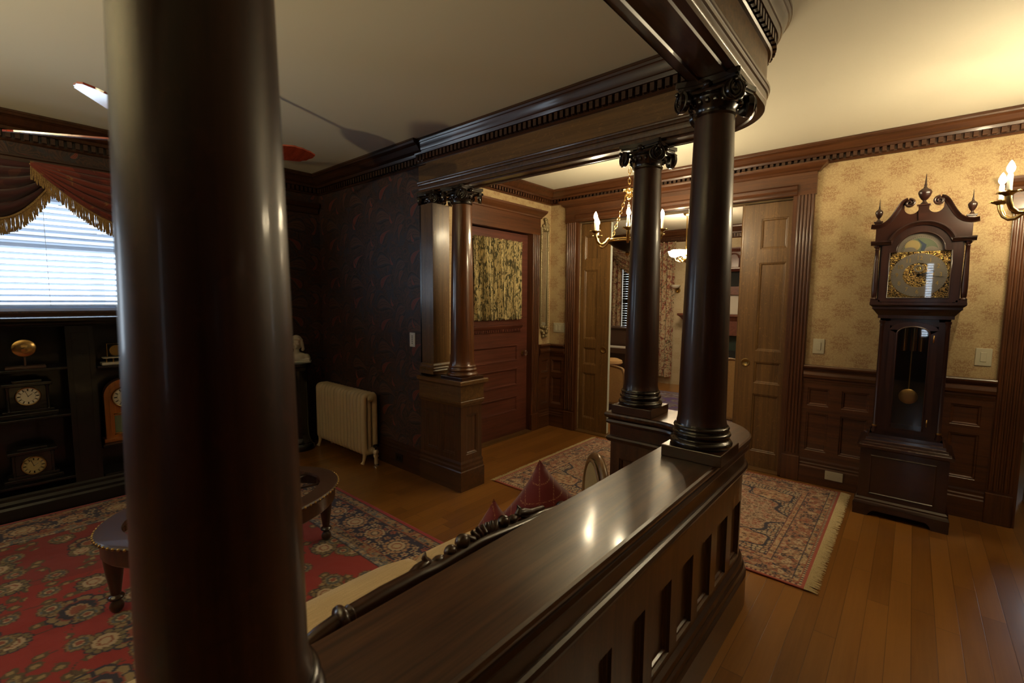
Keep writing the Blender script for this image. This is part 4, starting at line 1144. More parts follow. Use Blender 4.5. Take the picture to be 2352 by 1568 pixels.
for k in range(29):
    a = PI*(k+.5)/29; mb.tube([(.095*math.cos(a), .030, cz-.018+.095*math.sin(a)), (.103*math.cos(a), .030, cz-.018+.103*math.sin(a))], .0007, 4)
build('moon_marks', mb, MATS['dark_metal'], lun)

# ------------------------------------------------------------------ switches and outlets
def plate(name, loc, rz, w, h, gangs, label, cat, mat='switch_plastic', tog=True):
    t = tag(empty(name, loc, rz), label, cat)
    mb = MB(); mb.bbox(-w/2, w/2, -.006, 0, -h/2, h/2, .003); build('plate', mb, MATS[mat], t)
    for g in range(gangs):
        cx_ = -w/2+w*(g+.5)/gangs
        if tog:
            mb = MB(); mb.bbox(cx_-.016, cx_+.016, -.010, -.004, -.033, .033, .002); build('rocker', mb, MATS[mat], t)
    return t
plate('light_switch', (-.585, 4.64, 1.18), 0, .082, .125, 1, 'ivory light switch plate between the pocket door casing and the clock', 'switch')
plate('light_switch', (.395, 4.64, 1.172), 0, .085, .125, 1, 'ivory switch plate between the tall clock and the open doorway casing', 'switch')
plate('light_switch', (-3.235, 4.64, 1.22), 0, .165, .115, 3, 'wide ivory three gang switch plate in the hall corner', 'switch')
t = plate('light_switch', (-3.315, 2.52, 1.196), 0, .075, .125, 1, 'white control plate on the dark paisley wallpaper', 'switch', 'white_plastic', False)
mb = MB()
for k in range(5): mb.box(-.004, .004, -.0075, -.005, -.036+k*.016, -.027+k*.016)
build('button', mb, MATS['dark_metal'], t)
t = plate('wall_outlet', (-.415, 4.605, .105), 0, .125, .075, 1, 'ivory blank outlet plate in the hall baseboard left of the clock', 'outlet', 'switch_plastic', False)
for e in (-.042, .042): mb = MB(); mb.sphere((e, -.007, 0), .003, 6, 4); build('screw', mb, MATS['chrome'], t)
t = plate('wall_outlet', (-3.50, 2.492, .10), 0, .11, .075, 1, 'black outlet plate in the dark baseboard right of the radiator', 'outlet', 'dark_metal', False)
for e in (-.030, .012): mb = MB(); mb.box(e, e+.018, -.009, -.005, -.014, .014); build('socket', mb, MATS['black_lacquer'], t)

# ------------------------------------------------------------------ radiator
rd = tag(empty('radiator', (-4.24, 2.385, 0)), 'cream cast iron radiator against the dark paisley wall', 'radiator')
NS = 15; pit = .0605
for i in range(NS):
    mb = MB(); xx = (i-(NS-1)/2)*pit; r = .0285
    loop_ = []
    for (cy2, cz2, a0) in ((-.052, .135, PI), (.052, .135, 1.5*PI), (.052, .625, 0), (-.052, .625, .5*PI)):
        pass
    def rr(cy2, cz2, a0): return [(xx, cy2+.026*math.cos(a0+PI/2*k/5), cz2+.026*math.sin(a0+PI/2*k/5)) for k in range(6)]
    loop_ = rr(-.030, .135, PI)+rr(.030, .135, 1.5*PI)+rr(.030, .625, 0)+rr(-.030, .625, .5*PI)
    mb.tube(loop_, r, 12, closed=True); mb.tube([(xx, 0, .11), (xx, 0, .65)], .020, 10)
    if i in (0, NS-1):
        for sy in (-1, 1):
            mb.tube([(xx, sy*.050, .13), (xx, sy*.056, .07), (xx, sy*.066, .03), (xx, sy*.080, .006)], [.026, .017, .013, .020], 10)
    build('section', mb, MATS['cream_enamel'], rd)
mb = MB(); X1 = (NS-1)/2*pit
for zz in (.13, .625):
    mb.M = Matrix.Translation((X1, 0, zz)) @ Matrix.Rotation(PI/2, 4, 'Y'); mb.lathe([(.030, .02), (.032, .034), (.024, .038), (.018, .040), (.018, .052), (0, .055)], (0,0,0), 14); mb.M = Matrix.Identity(4)
    if zz == .13: build('bushing', mb, MATS['cream_enamel'], rd)
    else: build('end_plug', mb, MATS['cream_enamel'], rd)
    mb = MB()
mb.tube([(X1+.03, 0, .13), (X1+.105, 0, .13)], .017, 12); mb.tube([(X1+.105, 0, .15), (X1+.105, 0, .004)], .017, 12)
for (a, r) in ((.055, .024), (.075, .022)): mb.tube([(X1+a, 0, .13), (X1+a+.012, 0, .13)], r, 12)
mb.tube([(X1+.105, 0, .085), (X1+.105, 0, .10)], .024, 12); mb.sphere((X1+.105, 0, .13), .026, 12, 8)
build('pipe', mb, MATS['cream_enamel'], rd)
mb = MB(); mb.lathe([(.028, .001), (.028, .006), (.018, .012), (.018, .02)], (X1+.105, 0, 0), 18); build('flange', mb, MATS['chrome'], rd)
mb = MB(); mb.lathe([(.010, .152), (.012, .172), (.026, .178), (.028, .186), (.026, .196), (.012, .202), (0, .203)], (X1+.105, 0, 0), 14); build('valve_handle', mb, MATS['black_lacquer'], rd)

# ------------------------------------------------------------------ bust on black pedestal
t = tag(empty('plant_pedestal', (-4.745, 2.148, 0)), 'round black pedestal in the parlour corner carrying the white bust', 'pedestal')
t.name = 'round_pedestal'
mb = MB(); mb.lathe([(.150,0),(.150,.05),(.135,.07),(.140,.085),(.120,.10),(.112,.13),(.105,.16)], (0,0,0), 32); build('base', mb, MATS['black_lacquer'], t)
mb = MB(); mb.lathe([(.105,.158),(.100,.5),(.096,.82)], (0,0,0), 32); build('shaft', mb, MATS['black_lacquer'], t)
mb = MB(); mb.lathe([(.096,.818),(.104,.825),(.104,.835),(.112,.845),(.125,.862),(.140,.868),(.143,.88),(.140,.897),(0,.897)], (0,0,0), 32); build('top', mb, MATS['black_lacquer'], t)
t = tag(empty('marble_bust', (-4.745, 2.148, .8985), math.radians(60)), 'white marble bust of a girl with bobbed hair on the black pedestal', 'bust')
mb = MB()
S = lambda c, r, sc=(1,1,1): mb.sphere(c, r, 20, 14, sc)
S((0, 0, .208), .050, (.88, 1.0, 1.18)); S((0, -.042, .196), .010, (.8, 1.1, 1.5)); S((0, -.040, .172), .011, (1.4, .8, .8)); S((0, -.036, .156), .018, (1, .9, .9))
for e in (-1, 1): S((e*.019, -.040, .186), .012); S((e*.016, -.044, .214), .009, (1.6, .7, .6))
S((0, .012, .222), .058, (.98, 1.0, 1.0)); S((0, .025, .19), .054, (1, .9, 1.2))
for e in (-1, 1):
    for k in range(5): S((e*(.050+.003*k), -.006+.004*k, .225-.022*k), .019, (.8, 1.2, 1.1))
    S((e*.058, -.002, .130), .016)
for k in range(5): S((-.028+.014*k, -.042+.004*abs(k-2), .240), .013, (1.2, .7, .8))
mb.lathe([(.034, .09), (.027, .115), (.025, .135), (.032, .165)], (0, .004, 0), 20)
S((0, .010, .062), .070, (1.35, .72, .62)); S((0, -.012, .045), .055, (1.3, .8, .9))
for e in (-1, 1): S((e*.088, .012, .052), .036, (1, .9, 1.0)); S((e*.100, .010, .035), .030, (1, .9, 1.1))
mb.box(-.125, .125, -.048, .052, .006, .034)
o = build('figure', mb, MATS['marble'], t)
md = o.modifiers.new('remesh', 'REMESH'); md.mode = 'VOXEL'; md.voxel_size = .0045; md.use_smooth_shade = True
md = o.modifiers.new('smooth', 'SMOOTH'); md.iterations = 3; md.factor = .5
mb = MB(); mb.bbox(-.135, .135, -.058, .062, 0, .014, .003); build('base', mb, MATS['marble'], t)

# ------------------------------------------------------------------ parlour window, blind, valance
w1 = struct(empty('window_1'))
y0, y1, z0, z1 = WIN
mb = MB()
mb.box(-4.92, -4.895, y0-.12, y0, z0-.04, z1); mb.box(-4.92, -4.895, y1, y1+.12, z0-.04, z1); mb.box(-4.92, -4.89, y0-.12, y1+.12, z1, z1+.06)
mb.box(-4.92, -4.87, y0-.14, y1+.14, z0-.045, z0-.01); mb.box(-4.92, -4.90, y0-.12, y1+.12, z0-.14, z0-.045)
mb.box(-5.06, -4.92, y0-.0, y0+.02, z0, z1); mb.box(-5.06, -4.92, y1-.02, y1, z0, z1)
build('window_frame', mb, WD('y'), w1)
mb = MB()
for (a, b_, c_, d_) in ((y0+.02, y1-.02, z0, z0+.05), (y0+.02, y1-.02, z1-.05, z1), (y0+.02, y0+.07, z0, z1), (y1-.07, y1-.02, z0, z1), (y0+.02, y1-.02, (z0+z1)/2-.02, (z0+z1)/2+.02)):
    mb.box(-5.045, -5.01, a, b_, c_, d_)
build('sash', mb, MATS['porch_white'], w1)
mb = MB(); mb.box(-5.030, -5.026, y0+.03, y1-.03, z0, z1); build('pane', mb, MATS['window_glass'], w1)
t = tag(empty('window_blind', (-4.965, (y0+y1)/2, z1)), 'white horizontal slat blind in the bright parlour window', 'blind')
for k in range(22):
    zz = -.045-k*.0435
    if z1+zz < z0+.02: break
    mb = MB(); hw_ = (y1-y0)/2-.03; c_, s_ = math.cos(.30)*.024, math.sin(.30)*.024
    vs = []
    for yy in (-hw_, hw_): vs += [(-c_, yy, zz-s_), (0, yy, zz+.0035), (c_, yy, zz+s_), (c_, yy, zz+s_-.002), (0, yy, zz+.0015), (-c_, yy, zz-s_-.002)]
    mb.add(vs, [(0,1,7,6),(1,2,8,7),(2,3,9,8),(3,4,10,9),(4,5,11,10),(5,0,6,11),(0,5,4,1),(1,4,3,2),(6,7,10,11),(7,8,9,10)])
    build('slat', mb, MATS['blind_slat'], t)
mb = MB()
for yy in (-.45, -.02, .40): mb.tube([(.024, yy, -.02), (.024, yy, -.95)], .0012, 4)
build('cord', mb, MATS['white_plastic'], t)
mb = MB(); mb.bbox(-.028, .028, -hw_, hw_, -.035, -.002, .003); build('head_rail', mb, MATS['white_plastic'], t)
# porch seen through the slats
t = tag(empty('porch_post', (-7.2, .98, 0)), 'pale porch post outside the parlour window', 'post'); mb = MB(); mb.bbox(-.06, .06, -.06, .06, 0, 2.25, .01); mb.bbox(-.09, .09, -.09, .09, 2.2, 2.26, .01); mb.bbox(-.09, .09, -.09, .09, 0, .12, .01); build('post', mb, MATS['porch_white'], t)
mb = MB(); mb.box(-7.3, -5.1, -3, 4, 2.27, 2.40); mb.box(-7.3, -7.12, -3, 4, 2.05, 2.27)
for k in range(14): mb.box(-7.12, -5.1, -3+k*.5, -2.98+k*.5, 2.255, 2.27)
t = tag(build('porch_roof', mb, MATS['porch_white']), 'pale porch roof soffit outside the parlour window', 'roof')
def swag(name, mat, fmat, ya, yb, drop, label, x0, fr, seed, group=None, p=1.7, folds=6, skew=0.):
    t = tag(empty(name, (x0, (ya+yb)/2, 2.49)), label, 'valance', group)
    NS_, NT = 60, 40; mb = MB(); vs = []; R = random.Random(seed); hwid = (yb-ya)/2
    for side in (0, 1):
        for j in range(NT+1):
            tt = j/NT
            for i in range(NS_+1):
                s_ = i/NS_; u = 2*s_-1
                sag = max(0, 1-abs(u)**p)
                yy = u*hwid*(1-.06*tt*(1-abs(u)))+skew*tt*(1-u*u)
                zz = -.02*tt-drop*tt*sag+.10*(1-tt)*0-.0
                ph_ = 2*PI*folds*(tt**.85)+.8*u
                amp = .030*(.35+.65*sag)*min(1, tt*3+.25)
                xx = .03+amp*math.sin(ph_)+.045*sag*math.sin(PI*tt)+side*.004
                vs.append((xx, yy, zz+.008*math.cos(ph_)))
    fs = []; N = (NS_+1)*(NT+1)
    for j in range(NT):
        for i in range(NS_):
            q = j*(NS_+1)+i; fs += [(q, q+1, q+NS_+2, q+NS_+1), (N+q, N+q+NS_+1, N+q+NS_+2, N+q+1)]
    mb.add(vs, fs, True); build('drape', mb, mat, t)
    mb = MB(); n = int((yb-ya)/.0035)
    edge = [vs[NT*(NS_+1)+i] for i in range(NS_+1)]
    for i in range(n):
        s_ = (i+R.random())/n*NS_; k = min(int(s_), NS_-1); f = s_-k; a, b_ = edge[k], edge[k+1]; P = [a[q]+(b_[q]-a[q])*f for q in range(3)]
        l = fr*R.uniform(.85, 1.05); mb.tube([(P[0]+.004, P[1], P[2]+.012), (P[0]+.008, P[1]+R.uniform(-.004, .004), P[2]-l*.5), (P[0]+.006, P[1]+R.uniform(-.006, .006), P[2]-l)], .0030, 4, cap=False)
    for k in range(1): mb.tube([(e[0]+.006, e[1], e[2]+.006) for e in edge], .009, 6)
    f_ = build('fringe', mb, fmat, t); f_['kind'] = 'stuff'
    return t
GV = 'draped swags over the parlour window'
swag('window_swag', MATS['fabric_swag_plum'], MATS['fringe_gold'], -.18, .50, .40, 'plum coloured fringed swag, leftmost of the window drapery', -4.86, .105, 1, GV, 1.9, 5)
swag('window_swag', MATS['fabric_swag'], MATS['fringe_gold'], .34, 1.26, .37, 'rust red fringed swag crossing the plum swag at the window', -4.79, .10, 2, GV, 1.5, 6)
swag('window_swag', MATS['fabric_swag_plum'], MATS['fringe_gold'], -.80, -.10, .38, 'plum fringed swag at the far left end of the window drapery', -4.85, .10, 3, GV, 1.9, 5)
t = tag(empty('curtain_rod', (-4.87, .23, 2.49)), 'dark curtain board above the swags', 'curtain rod'); mb = MB(); mb.bbox(-.03, .05, -1.02, 1.02, 0, .03, .004); build('board', mb, WD('y'), t)

w3 = struct(empty('window_3')); mb = MB()
mb.box(.05, .15, -3.6, -3.56, .8, 2.4); mb.box(.24, .34, -3.6, -3.56, .8, 2.4); mb.box(.05, .34, -3.6, -3.56, 2.3, 2.4); mb.box(.05, .34, -3.6, -3.54, .82, .9)
for k in range(28): mb.box(.15, .24, -3.64, -3.60, .93+k*.049, .943+k*.049)
build('window_frame', mb, WH('z'), w3)
w4 = struct(empty('window_2')); mb = MB()
mb.box(1.2, 1.6, 7.64, 7.68, 1.58, 1.62); mb.box(1.1, 1.2, 7.56, 7.6, .95, 2.25); mb.box(1.6, 1.7, 7.56, 7.6, .95, 2.25); mb.box(1.1, 1.7, 7.56, 7.6, 2.15, 2.25); mb.box(1.1, 1.7, 7.54, 7.6, .97, 1.05)
build('window_frame', mb, WH('z'), w4)

# ------------------------------------------------------------------ black display cabinet with clocks
cb = tag(empty('display_cabinet', (-4.76, .6, 0)), 'long low black display cabinet with shelves of clocks below the window', 'cabinet')
KB = MATS['cabinet_black']; mb = MB()
mb.box(-.135, -.12, -1.3, 1.15, .1, 1.38)
for yy in (-1.3, -.72, -.13, .55, 1.13): mb.box(-.12, .125, yy, yy+.02, .1, 1.38)
mb.box(-.135, .14, -1.3, 1.15, .10, .135); mb.box(-.12, .14, -1.3, 1.15, 1.34, 1.385)
build('body', mb, KB, cb)
mb = MB(); mb.sweep([(-.135, -1.3), (.14, -1.3), (.14, 1.15), (-.135, 1.15)], [(0,0),(.022,0),(.022,.09),(.012,.105),(.014,.125),(.004,.145),(.006,.165),(0,.18)][::1]); mb.box(-.135, .14, -1.3, 1.15, 0, .1); build('plinth', mb, KB, cb)
mb = MB(); mb.sweep([(-.135, -1.3), (.14, -1.3), (.14, 1.15), (-.135, 1.15)], [(0,1.345),(.008,1.35),(.012,1.365),(.028,1.378),(.030,1.40),(0,1.405)]); mb.box(-.135, .14, -1.3, 1.15, 1.38, 1.405); build('top', mb, KB, cb)
for (a, b_) in ((-.165, -.01), (.545, .60), (-.76, -.70)):
    mb = MB(); panelled(mb, Path([(.14, a), (.14, b_)]), 0, b_-a, .18, 1.345, [(.03, b_-a-.03, .24, 1.29)] if b_-a > .1 else []); mb.box(.125, .139, a, b_, .18, 1.345); build('stile', mb, KB, cb)
for (a, b_, zs) in ((-1.28, -.72, (.42, .72, 1.05)), (-.70, -.13, (.235, .70, 1.045)), (.0, .55, (.19, .415, 1.03)), (.60, 1.13, (.42, .72, 1.05))):
    for zz in zs:
        mb = MB(); mb.bbox(-.12, .13, a, b_, zz-.018, zz, .003); build('shelf', mb, KB, cb)
def dial_face(parent, c, r, face, romans=True, bezel='brass'):
    """round dial facing +x at c"""
    B = Matrix.Translation(c) @ Matrix.Rotation(PI/2, 4, 'Y')
    mb = MB(); mb.M = B; mb.lathe([(0, .004), (r*.97, .004), (r*.97, 0)], (0,0,0), 36, cap=False, smooth=False); d = build('dial', mb, MATS[face], parent)
    mb = MB(); mb.M = B; mb.lathe([(r*.96, 0), (r*.98, .008), (r*1.05, .009), (r*1.12, .003), (r*1.12, 0)], (0,0,0), 36); build('bezel', mb, MATS[bezel], parent)
    mb = MB(); mb.M = Matrix.Translation(c)
    for k in range(12):
        a = 2*PI*k/12
        for dd in ((-.05, 0, .05) if k % 3 else (-.06, -.02, .02, .06)):
            a2 = a+dd; mb.tube([(.005, r*.66*math.sin(a2), r*.66*math.cos(a2)), (.005, r*.90*math.sin(a2), r*.90*math.cos(a2))], r*.014, 4)
    for rr_ in (.62, .93): mb.tube([(.0045, r*rr_*math.cos(2*PI*i/40), r*rr_*math.sin(2*PI*i/40)) for i in range(40)], r*.008, 4, closed=True)
    mb.tube([(.006, 0, 0), (.006, r*.35, r*.28)], r*.025, 5); mb.tube([(.007, 0, 0), (.007, -r*.25, r*.72)], r*.018, 5); mb.sphere((.006, 0, 0), r*.06, 8, 6)
    build('markings', mb, MATS['black_lacquer'], d)
def mantel_clock(y, z, dz, r, label, face, style, h=.27, w=.30):
    t = tag(empty('mantel_clock', (-4.76, y, z)), label, 'clock', 'clocks in the black display cabinet')
    mb = MB()
    if style == 'slate':
        mb.bbox(-.05, .075, -w/2, w/2, 0, .03, .004); mb.bbox(-.045, .062, -w*.43, w*.43, .03, .05, .003); mb.bbox(-.04, .055, -w*.36, w*.36, .05, h-.04, .003)
        mb.bbox(-.045, .065, -w*.42, w*.42, h-.04, h-.018, .003); mb.bbox(-.035, .05, -w*.25, w*.25, h-.018, h, .003)
        for e in (-1, 1): mb.lathe([(.012,.05),(.009,.06),(.009,h-.055),(.013,h-.045),(.013,h-.04)], (.062, e*w*.33, 0), 12)
        build('case', mb, MATS['black_lacquer'], t)
    elif style == 'arch':
        oa = [(-w/2, 0), (w/2, 0)]+[(w/2*math.cos(a), h-w/2+(w/2)*math.sin(a)) for a in [PI*i/24 for i in range(25)]]
        mb.prism(oa, 'yz', -.04, .045); mb.bbox(-.05, .06, -w*.56, w*.56, 0, .03, .004); build('case', mb, MATS['wood_orange'], t)
        ia = [(-w*.38, .05), (w*.38, .05)]+[(w*.38*math.cos(a), h-w/2+w*.38*math.sin(a)) for a in [PI*i/24 for i in range(25)]]
        mb = MB(); mb.prism(ia, 'yz', .045, .050); dr_ = build('door', mb, MATS['wood_orange'], t)
        mb = MB(); mb.prism([(-w*.28, .07), (w*.28, .07), (w*.28, h*.42), (-w*.28, h*.42)], 'yz', .050, .053); build('glass_tablet', mb, MATS['moon_green'], t)
        mb = MB(); mb.M = Matrix.Identity(4); mb.tube([(.053, -w*.30, h*.45), (.053, w*.30, h*.45)], .004, 6); mb.tube([(.053, -w*.30, .06), (.053, w*.30, .06)], .004, 6); build('rail', mb, MATS['brass'], t)
    dial_face(t, (.058, 0, dz), r, face)
    return t
mantel_clock(-.33+.56, .70, .148, .060, 'black mantel clock with white roman dial on the middle cabinet shelf', 'dial_cream', 'slate', .26)
mantel_clock(.23, .235, .112, .060, 'black mantel clock with yellowed dial on the lowest cabinet shelf', 'dial_yellow', 'slate', .24); MATS
mantel_clock(.76, .415, .35, .075, 'orange wooden arched clock in the right cabinet bay', 'dial_cream', 'arch', .49, .25)
t = tag(empty('brass_gong', (-4.70, .23, 1.045)), 'round brass gong plate on the top cabinet shelf', 'gong')
mb = MB(); mb.M = Matrix.Translation((0, 0, .145)) @ Matrix.Rotation(PI/2, 4, 'Y'); mb.lathe([(0,.012),(.012,.010),(.03,.004),(.055,.006),(.062,.0),(.060,-.006),(0,-.004)], (0,0,0), 40); build('disc', mb, MATS['brass'], t)
mb = MB(); mb.bbox(-.05, .05, -.10, .10, 0, .02, .004); mb.tube([(-.012, 0, .02), (-.012, 0, .15)], .006, 8); build('stand', mb, MATS['leather_dark'], t)
t = tag(empty('brass_instrument', (-4.70, .72, 1.03)), 'small brass mechanism on a pale plinth above the orange arched clock', 'instrument')
mb = MB(); mb.bbox(-.05, .05, -.09, .09, 0, .02, .003); mb.bbox(-.04, .04, -.08, .08, .05, .058, .002); build('plinth', mb, MATS['stone_pale'], t)
mb = MB()
for yy in (-.06, -.02, .02, .06):
    mb.lathe([(.008,.02),(.005,.025),(.005,.045),(.008,.05)], (.03, yy, 0), 8)
mb.M = Matrix.Translation((.02, 0, .11)) @ Matrix.Rotation(PI/2, 4, 'Y'); mb.lathe([(.0,.012),(.04,.012),(.045,0),(0,0)], (0,0,0), 24); mb.M = Matrix.Identity(4); mb.tube([(0, -.05, .058), (0, -.05, .16), (0, .05, .16), (0, .05, .058)], .005, 6)
build('movement', mb, MATS['brass_dark'], t)

# ------------------------------------------------------------------ ceiling fan
fn = tag(empty('ceiling_fan', (-2.926, .718, CEIL)), 'ceiling fan with red mahogany blades hanging in the parlour', 'fan')
mb = MB(); mb.lathe([(.0,0),(.07,0),(.07,-.02),(.045,-.05),(.02,-.06),(.012,-.065)], (0,0,0), 24, cap=False); mb.tube([(0,0,-.05),(0,0,-.36)], .012, 10); build('downrod', mb, MATS['brass'], fn)
mb = MB(); mb.lathe([(.0,-.34),(.05,-.345),(.10,-.37),(.115,-.40),(.115,-.45),(.10,-.48),(.06,-.50),(.05,-.53),(.0,-.54)], (0,0,0), 32); build('motor', mb, MATS['brass'], fn)
for a in (-35, 55, 145, 235):
    M = Matrix.Rotation(math.radians(a), 4, 'Z') @ Matrix.Translation((0, 0, -.50)) @ Matrix.Rotation(math.radians(-13), 4, 'X')
    mb = MB(); mb.M = M
    hp = [(.17, .045), (.20, .060), (.34, .068), (.56, .076), (.60, .077), (.615, .066), (.635, .060), (.650, .045), (.672, .030), (.690, .0)]
    mb.prism(hp+[(x_, -y_) for x_, y_ in reversed(hp[:-1])], 'xy', -.004, .004); bl = build('blade', mb, MATS['wood_fan'], fn)
    mb = MB(); mb.M = M; mb.prism([(.08, .015), (.14, .020), (.20, .04), (.24, .035), (.27, 0), (.24, -.035), (.20, -.04), (.14, -.020), (.08, -.015)], 'xy', -.009, -.004); build('blade_iron', mb, MATS['brass'], fn)

# ------------------------------------------------------------------ oval glass coffee table
tb = tag(empty('coffee_table', (-2.78, .88, 0)), 'oval dark wooden coffee table with glass centre and beaded brass rim', 'table')
AX, BY = .42, .58
def ell(k, n=72, dz=0): return [((AX*k if k < 5 else k)*math.cos(2*PI*i/n), BY*k*math.sin(2*PI*i/n)) for i in range(n)]
def ellring(mb, prof, n=72, c=(0,0,0)):
    """prof: (inset distance from rim, z)"""
    vs = []; m_ = len(prof)
    for i in range(n):
        a = 2*PI*i/n
        for d_, z in prof: vs.append((c[0]+(AX-d_)*math.cos(a), c[1]+(BY-d_)*math.sin(a), z))
    mb.add(vs, [(i*m_+k, ((i+1) % n)*m_+k, ((i+1) % n)*m_+(k+1) % m_, i*m_+(k+1) % m_) for i in range(n) for k in range(m_)])
mb = MB(); ellring(mb, [(.105,.448),(.02,.450),(.006,.446),(.0,.438),(.004,.428),(.02,.424),(.105,.428)]); build('top', mb, MATS['leather_dark'], tb, 30)
mb = MB(); ellring(mb, [(.022,.426),(.022,.345),(.028,.338),(.036,.345),(.040,.426)]); build('apron', mb, WD('z'), tb, 30)
mb = MB(); mb.sphere((0, 0, 0), .0075, 8, 5); nail = build('nailhead', mb, MATS['brass_dark'], tb)
for i in range(96):
    a = 2*PI*i/96; o = nail if i == 0 else link(nail.copy(), tb); o.location = ((AX-.001)*math.cos(a), (BY-.001)*math.sin(a), .437)
mb = MB()
vs = [((AX-.10)*math.cos(2*PI*i/60), (BY-.10)*math.sin(2*PI*i/60)) for i in range(60)]
mb.prism(vs, 'xy', .438, .446); build('glass', mb, MATS['window_glass'], tb)
mb = MB()
for i in range(10):
    a = 2*PI*i/10; mb.tube([(.02*math.cos(a), .03*math.sin(a), .420), ((AX-.10)*math.cos(a), (BY-.10)*math.sin(a), .425)], .006, 6)
mb.tube([(.14*math.cos(2*PI*i/30), .2*math.sin(2*PI*i/30), .422) for i in range(30)], .006, 6, closed=True)
build('lattice', mb, WD('z'), tb)
LEG = [(.010,.012),(.020,.016),(.028,.030),(.030,.045),(.024,.060),(.017,.068),(.016,.075),(.030,.080),(.034,.088),(.030,.096),(.020,.102),(.022,.115),(.036,.22),(.043,.30),(.044,.325),(.038,.338),(.030,.345),(.048,.352),(.048,.43)]
for lx, ly in ((-.10, -.50), (.02, .52), (.35, .05), (-.34, .05)):
    mb = MB(); mb.lathe(LEG, (lx*.95, ly, 0), 24); build('leg', mb, WD('z'), tb)

# ------------------------------------------------------------------ sofa
sf = tag(empty('sofa', (-1.25, .90, .004)), 'cream upholstered sofa with carved dark crest rail backing onto the half wall', 'sofa')
def soft(name, mb, mat, parent, bev=.02, sub=2):
    o = build(name, mb, mat, parent)
    md = o.modifiers.new('bevel', 'BEVEL'); md.width = bev; md.segments = 3; md.limit_method = 'ANGLE'
    for p in o.data.polygons: p.use_smooth = True
    return o
# seat: three cushions, domed, bowed front
def seat_pad(y0_, y1_, name='seat_cushion'):
    mb = MB(); n, m_ = 18, 14; top = []; 
    def fx(yy): return float(np.interp(yy, [-.75,-.70,-.15,.14,.30,.55,.72,.78], [-.43,-.444,-.404,-.398,-.350,-.332,-.314,-.29]))
    for j in range(n+1):
        yy = y0_+(y1_-y0_)*j/n
        for i in range(m_+1):
            s_ = i/m_; xf = fx(yy); xx = .285+(xf-.285)*s_
            edge = min(j/n, 1-j/n)*2; e2 = min(s_, 1-s_)*2
            zz = .450-.030*(1-min(1, edge*7))**2-.055*(1-min(1, (1-s_)*2*5))**2+.012*math.sin(PI*s_)*math.sin(PI*j/n)
            top.append((xx, yy, zz))
    vs = top+[(x_, y_, .33) for x_, y_, _ in top]; N = len(top); fs = []
    for j in range(n):
        for i in range(m_):
            q = j*(m_+1)+i; fs += [(q, q+1, q+m_+2, q+m_+1), (N+q, N+q+m_+1, N+q+m_+2, N+q+1)]
    for i in range(m_): fs += [(i, N+i, N+i+1, i+1), (n*(m_+1)+i, n*(m_+1)+i+1, N+n*(m_+1)+i+1, N+n*(m_+1)+i)]
    for j in range(n): q = j*(m_+1); fs += [(q, q+m_+1, N+q+m_+1, N+q), (q+m_, N+q+m_, N+q+2*m_+1, q+2*m_+1)]
    mb.add(vs, fs); return build(name, mb, MATS['sofa_fabric'], sf, 40)
seat_pad(-.75, -.292); seat_pad(-.288, .288); seat_pad(.292, .72)
mb = MB(); mb.bbox(-.385, .30, -.76, .73, .24, .335, .012); build('seat_frame', mb, WD('y'), sf)
mb = MB(); 
bk = [(.285, -.66), (.285, .60)]
mb.bbox(.262, .300, -.60, .56, .42, .765, .015); build('backrest', mb, MATS['sofa_fabric'], sf)
# crest rail
mb = MB(); pts = []; rad = []
for i in range(81):
    u = -1+2*i/80; yw = .93+u*.53
    zz = float(np.interp(yw, [.40,.44,.49,.60,.71,.77,.93,1.135,1.23,1.36,1.46], [.815,.829,.837,.841,.838,.832,.836,.818,.811,.789,.765])); pts.append((.325+.010*abs(u), yw-.9, zz)); rad.append(.021)
mb.tube(pts, rad, 12)
mb.tube([(p[0]-.018, p[1], p[2]-.022) for p in pts], .010, 8)
cr = build('crest_rail', mb, WD('y'), sf)
mb = MB(); R = random.Random(5)
for (yy, zz, r, sc) in ((-.150,.846,.013,(1,1.8,1)), (-.105,.852,.017,(1,1.2,1.1)), (-.060,.862,.021,(1,1.1,1.1)), (.115,.856,.019,(1,1.2,1.1)), (.160,.848,.015,(1,1.5,1))):
    mb.sphere((.322, yy+.03, zz), r, 14, 10, sc)
for i in range(7):      # fluted shell in the middle
    u = (i-3)/3; mb.tube([(.320, .055+u*.025, .835), (.326, .055+u*.050, .862-.006*abs(u)), (.316, .055+u*.064, .880-.012*u*u)], [.010, .0125, .006], 8)
for e in (-1, 1):
    mb.tube([(.322, .03+e*.145+e*.02, .846), (.322, .03+e*.19, .856), (.322, .03+e*.215, .850), (.322, .03+e*.25, .838), (.322, .03+e*.32, .832)], [.006, .012, .016, .013, .008], 10)
    mb.tube([(.322, .03+e*.185, .855), (.320, .03+e*.195, .872), (.316, .03+e*.188, .884)], [.012, .008, .002], 8)
build('carving', mb, WD('y'), cr)
